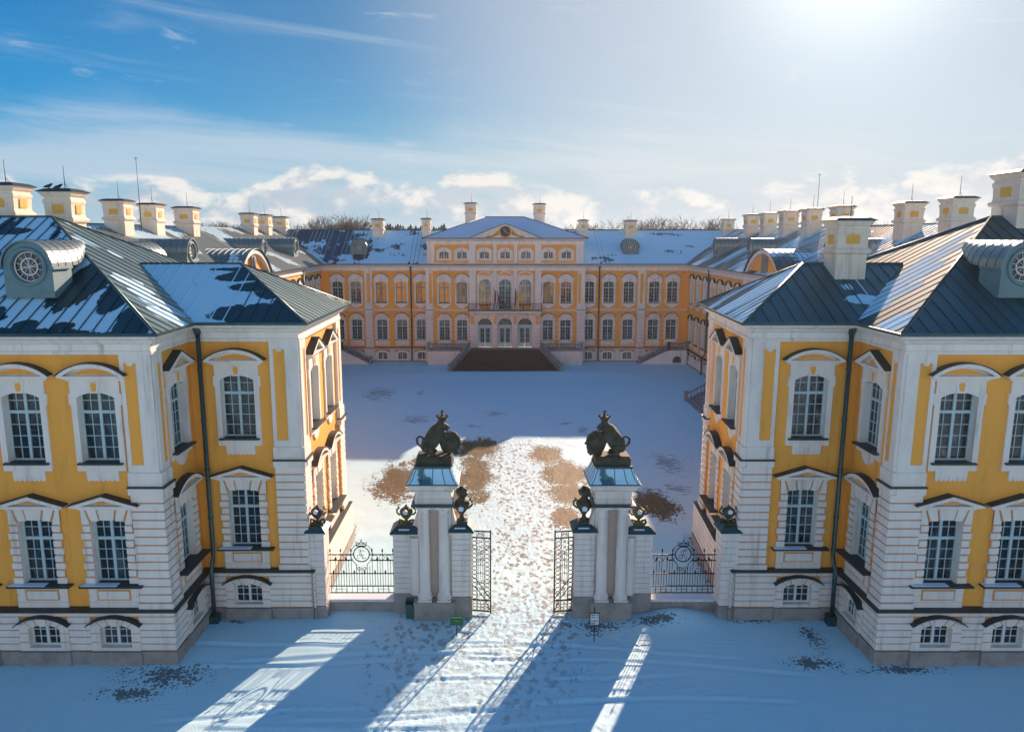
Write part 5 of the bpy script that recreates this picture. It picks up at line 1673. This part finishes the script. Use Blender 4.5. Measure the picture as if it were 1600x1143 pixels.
def lion(s):
    """seated stone lion with crown and oval shield, looking towards the entrance axis"""
    lab = ('dark stone crowned lion holding an oval shield on the left gate pier' if s < 0 else 'dark stone crowned lion holding an oval shield on the right gate pier')
    loc = (AX + s * 3.92, 31.15, 7.06)
    t = thing('lion_statue', loc, lab, 'statue', 'lion statues')
    m_ = M['bronze']; f = s > 0
    k = -1 if f else 1
    z = .42
    V = [(-.36, 0, .40), (-.12, 0, .64), (.10, 0, .90), (.22, 0, 1.16), (.34, 0, 1.30), (.52, 0, 1.22), (.60, 0, 1.17)]
    Rr = [.37, .40, .42, .33, .25, .145, .09]
    Ed = [(i, i + 1) for i in range(6)]
    def chain(start, pts):
        a = start
        for x, y, zz, r_ in pts:
            V.append((x, y, zz)); Rr.append(r_); Ed.append((a, len(V) - 1)); a = len(V) - 1
    for y in (-.25, .25):
        chain(0, [(-.32, y, .36, .25), (-.02, y * 1.15, .42, .19), (-.24, y * 1.2, .15, .12), (-.06, y * 1.2, .07, .10), (.10, y * 1.2, .06, .08)])
    chain(2, [(.26, .20, .78, .19), (.30, .22, .48, .135), (.36, .22, .18, .105), (.42, .22, .07, .105), (.54, .22, .06, .08)])
    chain(2, [(.30, -.20, .84, .19), (.46, -.24, .62, .13), (.66, -.20, .70, .10), (.76, -.14, .76, .08)])
    chain(0, [(-.58, 0, .36, .06), (-.70, 0, .50, .05), (-.72, 0, .70, .05), (-.60, 0, .82, .05), (-.46, 0, .76, .05), (-.45, 0, .64, .06)])
    V = [(x, y, zz + z) for x, y, zz in V]
    child(skin_mesh('body', V, Ed, Rr, m_, 2, f), 'body', t)
    t.scale = (1.08, 1.08, 1.0)
    def sub(name, mb_):
        me = mb_.mesh(name)
        if f:
            for v in me.vertices: v.co.x = -v.co.x
            me.flip_normals()
        return child(me, name, t)
    mb = MB()
    mb.box(-.72, .72, -.46, .46, 0, .34, m_); mb.box(-.76, .76, -.50, .50, 0, .08, m_); mb.box(-.70, .70, -.44, .44, .34, .40, m_)
    mb.box(-.66, .66, -.40, .40, .40, .44, M['bronze'])
    sub('plinth', mb)
    mb = MB()
    rr_ = random.Random(3)
    for i in range(60):
        a = rr_.uniform(0, 2 * PI); q = rr_.uniform(0, 1)
        x = .08 + .26 * q + .05 * math.cos(a); zz = .92 + .48 * q
        mb.ball((x - .16 * abs(math.cos(a)) + .05, .30 * math.sin(a), zz + z + .06 * math.cos(a)), (.12, .11, .15), m_, 8, 6, .5)
    for y in (-.13, .13):
        mb.ball((.30, y, 1.50 + z), (.05, .04, .07), m_, 8, 5)
        mb.ball((.50, y * .55, 1.34 + z), (.03, .03, .025), M['ink'], 6, 4)
    mb.ball((.62, 0, 1.19 + z), (.04, .05, .035), M['ink'], 6, 4)
    mb.tube([(.48, -.06, 1.10 + z), (.60, 0, 1.08 + z), (.48, .06, 1.10 + z)], .03, 5, m_)
    sub('mane', mb)
    mb = MB(Matrix.Translation((.70, -.10, .62 + z)) @ Matrix.Rotation(R(-12), 4, 'Y'))
    mb.ball((0, 0, 0), (.36, .27, .44), m_, 20, 14, .25)
    for q in range(18):
        t_ = 2 * PI * q / 18
        mb.ball((.32 * math.cos(t_), -.12, .40 * math.sin(t_)), (.085 + .03 * (q % 2), .10, .085 + .03 * (q % 3 == 0)), m_, 8, 6, .4)
    mb.ball((0, -.24, .04), (.16, .07, .20), m_, 10, 7, .4)
    mb.tube([(-.02, .0, -.30), (.06, -.02, -.50), (.14, -.04, -.60)], .13, 8, m_)
    mb.tube([(-.22, .04, -.24), (-.24, .04, -.48), (-.16, .02, -.58)], .09, 7, m_)
    sub('shield', mb)
    mb = MB()
    c = (.33, 0, 1.46 + z)
    mb.lathe([(.13, 0), (.14, .06), (.19, .16), (.24, .24), (.22, .26), (.10, .25), (.03, .28)], c, 14, m_)
    for i in range(8):
        t_ = 2 * PI * i / 8
        mb.ball((c[0] + .225 * math.cos(t_), .225 * math.sin(t_), c[2] + .27), (.045, .045, .05), m_, 6, 4)
    mb.ball((c[0], 0, c[2] + .32), .07, m_, 8, 6)
    mb.box(c[0] - .028, c[0] + .028, -.02, .02, c[2] + .36, c[2] + .56, m_); mb.box(c[0] - .09, c[0] + .09, -.021, .021, c[2] + .44, c[2] + .49, m_)
    sub('crown', mb)
    mb = MB()
    mb.ball((-.05, -.28, .46), (.16, .10, .03), M['snowcap'], 8, 5)
    sub('snow_patch', mb)
    return t


lion(-1); lion(1)

# ------------------------------------------------------------------ signs, bin, birds
t = thing('green_sign', (-1.69, 29.02, 0), 'small green notice board on a thin post in front of the left gate pier', 'sign')
mb = MB(); mb.tube([(-1.69, 29.02, -.1), (-1.69, 29.02, .55)], .02, 6, M['iron']); mb.build('post', t)
mb = MB(Matrix.Translation((-1.69, 29.0, .72)) @ Matrix.Rotation(R(-20), 4, 'X'))
mb.box(-.29, .29, -.02, .02, -.2, .2, M['green'])
bo = mb.build('board', t)
mb = MB(Matrix.Translation((-1.69, 29.0, .72)) @ Matrix.Rotation(R(-20), 4, 'X'))
mb.box(-.25, .25, -.026, -.02, .10, .14, M['pale'])
for k, wq in enumerate((.04, .03, .05, .035, .045)):
    mb.box(-.12 + k * .05, -.12 + k * .05 + wq * .8, -.026, -.02, -.04, -.015, M['pale'])
mb.build('lettering', bo)

t = thing('white_sign', (4.18, 28.62, 0), 'white information sign in an ornate black stand before the right gate pier', 'sign')
I = M['iron']
mb = MB()
mb.tube([(4.18, 28.62, -.1), (4.18, 28.62, 1.48)], .022, 6, I)
mb.lathe([(.03, 0), (.012, .1), (0, .14)], (4.18, 28.62, 1.46), 6, I)
for sx in (-1, 1):
    mb.tube([(4.18, 28.62, .42), (4.18 + sx * .17, 28.62, .42), (4.18 + sx * .17, 28.62, .22), (4.18 + sx * .30, 28.62, .18), (4.18 + sx * .36, 28.62, .26), (4.18 + sx * .28, 28.62, .30)], .018, 5, I)
    mb.tube([(4.18 + sx * .17, 28.62, .32), (4.18, 28.62, .22)], .014, 5, I)
mb.build('stand', t)
mb = MB(); mb.box(3.97, 4.39, 28.57, 28.605, .74, 1.30, I); mb.box(4.0, 4.36, 28.555, 28.575, .77, 1.27, M['signwhite']); bo = mb.build('board', t)
mb = MB()
for z, segs in ((1.21, ((4.03, 4.20), (4.28, 4.33))), (1.11, ((4.05, 4.18), (4.29, 4.32))), (.94, ((4.02, 4.05), (4.07, 4.30))), (.83, ((4.03, 4.20),))):
    for a, b in segs:
        x = a
        while x < b - .01:
            mb.box(x, min(x + .028, b), 28.548, 28.556, z - .018, z + .018, M['ink']); x += .036
mb.build('lettering', bo)

t = thing('litter_bin', (-3.82, 30.52, 0), 'square green litter bin tucked beside the left gate pier base', 'litter bin')
mb = MB()
for a in range(4):
    q = ((-1, -1), (1, -1), (1, 1), (-1, 1))
    p, r_ = q[a], q[(a + 1) % 4]
    o = (-3.86, 30.5)
    mb.add([(o[0] + p[0] * .17, o[1] + p[1] * .17, .02), (o[0] + r_[0] * .17, o[1] + r_[1] * .17, .02), (o[0] + r_[0] * .20, o[1] + r_[1] * .20, .74), (o[0] + p[0] * .20, o[1] + p[1] * .20, .84 if a % 2 else .74)], [(0, 1, 2, 3)], M['bin'])
mb.box(-4.02, -3.70, 30.34, 30.66, .02, .45, M['ink'])
mb.build('bin_body', t)
mb = MB(); mb.box(-4.07, -3.65, 30.69, 30.72, .0, .86, M['bin']); mb.build('back_plate', t)

for i, (x, y, z, d) in enumerate(((-21.62, 36.2, 19.24, 1), (-21.2, 36.3, 19.22, 1))):
    V = [(0, 0, .12), (.10 * d, 0, .16), (.17 * d, 0, .22), (.24 * d, 0, .21), (-.12, 0, .10), (-.26, 0, .06), (.0, -.03, .02), (.0, .03, .02)]
    me = skin_mesh('bird', V, [(0, 1), (1, 2), (2, 3), (0, 4), (4, 5), (0, 6), (0, 7)], [.085, .075, .05, .014, .06, .025, .014, .014], M['bird'], 1)
    o = bpy.data.objects.new('bird', me); C.objects.link(o); o.location = (x, y, z)
    tag(o, 'small dark bird perched on a cream chimney cap of the left wing', 'bird', 'birds on the chimney')


# ------------------------------------------------------------------ ground
def ground():
    def axis(segs):
        v = []
        for a, b, st_ in segs:
            v += list(np.arange(a, b - 1e-6, st_))
        v.append(segs[-1][1])
        return np.array(v)
    xs = axis([(-2500, -300, 275), (-300, -60, 30), (-60, -15, 1.5), (-15, -9, .25), (-9, 6.5, .085), (6.5, 16, .25), (16, 60, 2), (60, 300, 30), (300, 2500, 275)])
    ys = axis([(-300, -20, 40), (-20, 18, 2), (18, 21.5, .25), (21.5, 33, .085), (33, 62, .2), (62, 115, 1.2), (115, 300, 20), (300, 2900, 260)])
    Xg, Yg = np.meshgrid(xs, ys)
    Z = np.zeros_like(Xg)
    court = np.clip((Yg - 36) / 58, 0, 1) * .45
    Z += court * np.clip((46 - np.abs(Xg - 1.2)) / 20, 0, 1)
    loc = (np.abs(Xg) < 40) & (Yg > 0) & (Yg < 100)
    idx = np.argwhere(loc)
    for i, j in idx[:: 1]:
        x, y = Xg[i, j], Yg[i, j]
        Z[i, j] += .05 * mnoise.noise(Vector((x * .22, y * .22, 0))) + .018 * mnoise.noise(Vector((x * 1.1, y * 1.1, 3)))
    def bumpy(cx, cy, rx, ry, h_):
        nonlocal Z
        Z = Z + h_ * np.exp(-(((Xg - cx) / rx) ** 2 + ((Yg - cy) / ry) ** 2))
    bumpy(8.2, 30.5, 1.2, .8, .36); bumpy(6.4, 29.9, 1.2, .7, .12); bumpy(-12.3, 29.0, 1.6, 1.6, .12)
    bumpy(-6.5, 30.6, 2.4, .8, .10); bumpy(-6.5, 87.6, 8, 1.5, .25); bumpy(9, 87.6, 8, 1.5, .25)
    rg = np.random.RandomState(5)
    def dent(x, y, a, rx, ry, dep):
        nonlocal Z
        r_ = max(rx, ry) * 3
        i0, i1 = np.searchsorted(ys, [y - r_, y + r_]); j0, j1 = np.searchsorted(xs, [x - r_, x + r_])
        if i1 <= i0 or j1 <= j0: return
        dx_ = Xg[i0:i1, j0:j1] - x; dy_ = Yg[i0:i1, j0:j1] - y
        c, s_ = math.cos(a), math.sin(a)
        u = (dx_ * c + dy_ * s_) / rx; v = (-dx_ * s_ + dy_ * c) / ry
        q = u * u + v * v
        Z[i0:i1, j0:j1] += -dep * np.exp(-q) + dep * .35 * np.exp(-(np.sqrt(q) - 1.6) ** 2 * 3)
    for k in range(3400):
        y = rg.uniform(21.6, 60)
        x = 1.4 + rg.normal() * (1.7 if y > 31 else 2.6 - (y - 31) * .12) - (max(0, 31 - y) * .12)
        dent(x, y, rg.uniform(-.7, .7) + PI / 2, rg.uniform(.11, .19), rg.uniform(.05, .085), rg.uniform(.010, .030))
    for k in range(7):          # lines of single tracks over the clean snow
        x, y = rg.uniform(-8, 6), rg.uniform(22, 28); a = rg.uniform(-.5, .5) + (PI if rg.rand() < .5 else 0)
        for q in range(26):
            x += .42 * math.cos(a); y += .42 * math.sin(a); a += rg.normal() * .08
            dent(x, y + (.09 if q % 2 else -.09), a, .15, .07, .04)
    for k in range(14):          # sledge and wheel marks across the front
        y0 = rg.uniform(22, 28.6); sl = rg.uniform(-.10, .10); x0 = rg.uniform(-14, -2); x1 = x0 + rg.uniform(6, 17)
        L_ = np.clip((Xg - x0) / .8, 0, 1) * np.clip((x1 - Xg) / .8, 0, 1)
        dd = Yg - (y0 + sl * (Xg - x0) + .25 * np.sin(Xg * .35 + k))
        Z += L_ * (-.034 * np.exp(-(dd / .09) ** 2) + .024 * np.exp(-((dd - .2) / .10) ** 2))
    ny, nx = Xg.shape
    me = bpy.data.meshes.new('snowy_ground')
    verts = np.stack([Xg, Yg, Z], -1).reshape(-1, 3)
    ii = np.arange(ny * nx).reshape(ny, nx)
    faces = np.stack([ii[:-1, :-1], ii[:-1, 1:], ii[1:, 1:], ii[1:, :-1]], -1).reshape(-1, 4)
    me.vertices.add(len(verts)); me.vertices.foreach_set('co', verts.astype(np.float32).ravel())
    me.loops.add(faces.size); me.loops.foreach_set('vertex_index', faces.astype(np.int32).ravel())
    me.polygons.add(len(faces)); me.polygons.foreach_set('loop_start', np.arange(0, faces.size, 4, dtype=np.int32))
    me.polygons.foreach_set('use_smooth', np.ones(len(faces), dtype=bool))
    me.update(); me.validate()
    # material: snow, worn sandy turf, cobbles and trodden dirt
    m_ = bpy.data.materials.new('snow_turf_and_cobbles'); m_.use_nodes = True
    k = NT(m_.node_tree); b = k.n['Principled BSDF']
    g = k.new('ShaderNodeNewGeometry'); P = g.outputs['Position']
    flat = k.vmath('MULTIPLY', P, (1, 1, 0))
    def ell(cx, cy, rx, ry):
        q = k.vmath('DIVIDE', k.vmath('SUBTRACT', flat, (cx, cy, 0)), (rx, ry, 1.0))
        return k.math('SUBTRACT', 1.0, k.vmath('LENGTH', q))
    def union(lst):
        o = None
        for e_ in lst:
            v = ell(*e_); o = v if o is None else k.math('MAXIMUM', o, v)
        return o
    nz = k.noise(k.vmath('MULTIPLY', P, (1.0, .55, 1)), .9, 8.0, .66)
    nf = k.noise(P, 5.5, 6.0, .7)
    ns = k.noise(k.vmath('MULTIPLY', P, (1.0, 3.0, 1)), 1.3, 7.0, .7)
    turf = union([(-6.9, 49.0, 2.1, 5.0), (-5.3, 53.0, 1.6, 3.5), (-1.5, 57.0, 2.5, 3.4), (-1.5, 50.2, 1.6, 7.4), (-3.0, 44.5, 1.2, 4.5), (3.9, 55.4, 1.6, 3.0), (5.0, 50.6, 2.2, 3.6), (4.9, 46.6, 1.9, 2.4), (4.3, 42.4, 1.2, 2.6), (10.2, 44.6, 1.9, 3.0), (7.5, 46.2, 1.6, 2.0)])
    fleck = k.smooth(k.noise(k.vmath('MULTIPLY', P, (1.0, .8, 1)), 3.6, 5.0, .75), .60, .68, 0.0, .55)
    tm = k.math('ADD', k.math('SUBTRACT', turf, fleck), k.math('ADD', k.math('MULTIPLY', k.math('SUBTRACT', nz, .5), 1.7), k.math('MULTIPLY', k.math('SUBTRACT', nf, .5), 2.1)))
    turf_m = k.smooth(tm, .20, .27)
    smear = union([(-12.6, 77.2, 3.9, 7.0), (-8.2, 77.5, .9, 3.0), (-2.1, 63.7, 1.6, 1.3), (7.6, 61.9, 1.3, 3.2), (0.0, 68.2, 2.2, 2.0), (13.0, 53.0, 2.6, 5.5), (6.3, 64.5, 1.4, 1.2), (12.4, 47.5, 2.0, 2.2), (-7.5, 66, 3.0, 3.0)])
    sm_m = k.smooth(k.math('ADD', smear, k.math('MULTIPLY', k.math('SUBTRACT', ns, .5), 3.2)), .62, .86)
    cob = union([(-13.0, 26.1, 2.3, 1.1), (-13.9, 25.0, 1.6, .6), (4.2, 29.85, 1.5, .62), (7.1, 30.1, 1.5, .55), (11.6, 30.3, 1.3, .32), (13.6, 29.0, .5, 1.5), (15.9, 26.5, 2.6, .42), (12.7, 26.9, 1.7, .55), (10.95, 36.2, .75, 3.6), (11.6, 38.6, 1.2, 1.1), (-11.6, 30.1, .9, .25), (-8.35, 39.0, .35, 2.6), (2.9, 31.0, .6, .4)])
    vor = k.voro(k.vmath('ADD', flat, k.vmath('MULTIPLY', k.comb(nz, nf, 0.0), (.2, .2, 0))), 8.0, 'F1')
    cm = k.math('ADD', cob, k.math('SUBTRACT', k.math('MULTIPLY', k.math('SUBTRACT', nz, .5), 2.0), k.math('MULTIPLY', vor, 1.5)))
    cm = k.math('ADD', cm, k.math('MULTIPLY', k.math('SUBTRACT', nf, .5), .9))
    cob_m = k.math('MULTIPLY', k.smooth(cm, -.40, -.08), .80)
    path = union([(1.6, 34.0, 2.9, 13.0), (1.8, 50.0, 3.0, 13.0), (-1.0, 27.0, 5.5, 6.0)])
    sp = k.voro(k.vmath('MULTIPLY', k.vmath('ADD', flat, k.comb(nz, nf, 0.0)), (1.0, .75, 1.0)), 3.4, 'F1')
    spn = k.noise(P, 2.4, 6.0, .75)
    spk = k.math('SUBTRACT', k.math('ADD', k.smooth(path, -.05, .4, 0, .315), k.math('MULTIPLY', k.math('SUBTRACT', spn, .5), 1.1)), k.math('MULTIPLY', sp, .55))
    spk_m = k.math('MULTIPLY', k.smooth(spk, .08, .16), k.smooth(path, -.1, .25))
    yfar = k.sep(P)[1]
    spk_m = k.math('MULTIPLY', spk_m, k.smooth(yfar, 24.0, 36.0, .35, 1.0))
    # colours
    snow = k.mix(k.smooth(nz, .35, .7), (.49, .785, .885), (.53, .79, .875))
    turfc = k.mix(k.smooth(k.noise(P, 11.0, 6.0, .75), .38, .62), (.165, .120, .028), (.044, .032, .009))
    turfc = k.mix(k.smooth(nz, .45, .65, 0.0, .45), turfc, (.075, .055, .016))
    cobc = k.mix(k.smooth(nf, .4, .65), (.030, .026, .024), (.10, .085, .07))
    dirt = k.mix(nf, (.07, .045, .025), (.20, .12, .06))
    col = k.mix(k.math('MULTIPLY', spk_m, .85), snow, dirt)
    col = k.mix(turf_m, col, turfc)
    col = k.mix(k.math('MULTIPLY', sm_m, .55), col, (.06, .07, .08))
    col = k.mix(cob_m, col, cobc)
    k.inp(b, 'Base Color', col)
    k.inp(b, 'Roughness', .62); k.inp(b, 'Specular IOR Level', .25)
    bare = k.math('MAXIMUM', turf_m, k.math('MAXIMUM', cob_m, k.math('MULTIPLY', spk_m, .6)))
    grain = k.noise(P, 14.0, 4.0, .7)
    hgt = k.math('ADD', k.math('MULTIPLY', bare, -.05), k.math('ADD', k.math('MULTIPLY', grain, .02), k.math('MULTIPLY', k.math('MULTIPLY', nf, k.smooth(path, -.2, .3, .25, 1.0)), .045)))
    bn = k.new('ShaderNodeBump'); k.inp(bn, 'Height', hgt); k.inp(bn, 'Strength', .7); k.inp(bn, 'Distance', 1.0)
    k.inp(b, 'Normal', bn.outputs[0])
    me.materials.append(m_)
    o = bpy.data.objects.new('snowy_ground', me); C.objects.link(o)
    tag(o, 'snow covered forecourt and courtyard with trodden path and bare turf patches', 'ground', kind='structure')


ground()


# ------------------------------------------------------------------ trees beyond the roofs
def tree_meshes(seed, height):
    r_ = random.Random(seed)
    tr, cr = MB(), MB()
    def grow(p, d, L, rad, depth):
        mb_ = tr if depth <= 1 else cr
        m_ = M['bark'] if depth <= 2 else M['twig']
        q = p + d * L * .5 + Vector((r_.uniform(-1, 1), r_.uniform(-1, 1), 0)) * L * .05
        e_ = p + d * L
        mb_.tube([p, q, e_], rad, 5 if depth < 2 else 3, m_, smooth=False, r1=rad * .62)
        if depth >= 6: return
        n_ = 3 if depth < 5 else 3
        for i in range(n_):
            sp_ = (.35 + .12 * depth * .5)
            nd = (d + Vector((r_.gauss(0, sp_), r_.gauss(0, sp_), r_.gauss(.12, .18)))).normalized()
            st_ = p + d * L * (r_.uniform(.55, 1.0) if i else 1.0)
            grow(st_, nd, L * r_.uniform(.62, .82), max(rad * .6, .018), depth + 1)
    grow(Vector((0, 0, 0)), Vector((0, 0, 1)), height * .30, height * .018, 0)
    hz_ = max(p.z for p in cr.v) / height
    for q in (tr, cr):
        q.v = [p / hz_ for p in q.v]
    return tr.mesh('trunk'), cr.mesh('crown')


def conifer_meshes(seed, height):
    r_ = random.Random(seed); tr, cr = MB(), MB()
    tr.tube([(0, 0, 0), (0, 0, height)], height * .014, 6, M['bark'], r1=.03)
    for k in range(900):
        f = r_.uniform(.15, 1) ** .55
        z = height * f; rad = height * .55 * (1.0 - f) ** .8 * r_.uniform(.7, 1.0) + .03
        a = r_.uniform(0, 2 * PI); rr = rad * r_.uniform(.35, 1)
        c = Vector((rr * math.cos(a), rr * math.sin(a), z - rr * .25))
        d = Vector((math.cos(a), math.sin(a), -.35)); e_ = Vector((-math.sin(a), math.cos(a), 0)); L_ = r_.uniform(.5, 1.1) * (.25 + 1.0 * (1 - f)); e_ = e_ * (.25 + 1.0 * (1 - f))
        cr.add([c - d * L_ * .5 - e_ * .3, c - d * L_ * .5 + e_ * .3, c + d * L_ * .6 + Vector((0, 0, -.2))], [(0, 1, 2)], M['needle'])
    return tr.mesh('trunk'), cr.mesh('crown')


TM = [tree_meshes(11, 15), tree_meshes(23, 15), tree_meshes(37, 15), tree_meshes(41, 15)]
CM = [conifer_meshes(5, 15), conifer_meshes(6, 15)]


def put_tree(kind, x, y, hgt, rz, label, group, nm):
    t = thing(nm, (x, y, 0), label, 'tree', group)
    for k, me in zip(('trunk', 'crown'), kind):
        o = child(me, k, t)
        o.scale = (hgt / 15,) * 3; o.rotation_euler = (0, 0, rz)


rt = random.Random(12)
def px(x, Y): return (x - 775) / 1140 * Y * .985
spots = []
for a, b, n_, h0, h1, lab in (
        (300, 378, 8, 18.2, 19.6, 'bare winter tree showing above the left wing ridge between its chimneys'),
        (448, 470, 2, 18.5, 19.5, 'bare winter tree at the far end of the left wing chimneys'),
        (478, 584, 12, 19.3, 21.4, 'bare winter tree beyond the rear roof left of the clock pediment'),
        (862, 884, 2, 18.6, 19.8, 'bare winter tree just right of the attic chimney'),
        (915, 970, 5, 18.4, 19.5, 'bare winter tree beyond the rear roof between its two right chimneys'),
        (992, 1120, 10, 18.8, 20.8, 'bare winter tree beyond the rear roof right of the last rear chimney'),
        (1136, 1156, 1, 18.8, 19.8, 'bare winter tree by the far end of the right wing chimneys'),
        (1270, 1300, 2, 18.6, 19.6, 'bare winter tree beside the tall front chimney of the right wing'),
        (1358, 1392, 3, 18.6, 19.6, 'bare winter tree between the tall front chimney and the right ridge chimneys'),
        (1442, 1456, 1, 19.4, 20.2, 'bare winter tree between the two right ridge chimneys'),
        (1515, 1540, 2, 18.8, 19.4, 'bare winter tree low beside the right corner chimney')):
    for i in range(n_):
        x = a + (b - a) * (i + .5) / n_ + rt.uniform(-3, 3)
        Y = rt.uniform(150, 205)
        sc = 16.94 + (rt.uniform(h0, h1) + 1.9 - 16.94) * Y / 180
        put_tree(TM[rt.randrange(4)], px(x, Y), Y, sc * 1.0, rt.uniform(0, 6), lab, 'bare trees beyond the palace', 'bare_tree')
for i in range(24):
    x = 600 + 96 * (i + .5) / 24; Y = rt.uniform(185, 225)
    put_tree(CM[i % 2], px(x, Y), Y, rt.uniform(19.3, 20.7), rt.uniform(0, 6), 'dark evergreen beyond the rear roof left of the clock pediment', 'evergreens beyond the palace', 'conifer_tree')


# ------------------------------------------------------------------ winter air
mb = MB()
hm = bpy.data.materials.new('winter_haze'); hm.use_nodes = True
k = NT(hm.node_tree); k.n.clear()
o_ = k.new('ShaderNodeOutputMaterial'); v_ = k.new('ShaderNodeVolumePrincipled')
k.inp(v_, 'Color', (0.80, 0.92, 1.0)); k.inp(v_, 'Density', HAZE); k.inp(v_, 'Anisotropy', 0.45)
k.l.new(v_.outputs[0], o_.inputs['Volume'])
mb.box(-2600, 2600, -400, 3000, -1.6, 30.0, hm)
hz_o = mb.build('haze')
tag(hz_o, 'thin pale winter haze over the forecourt and palace', 'haze', kind='stuff')
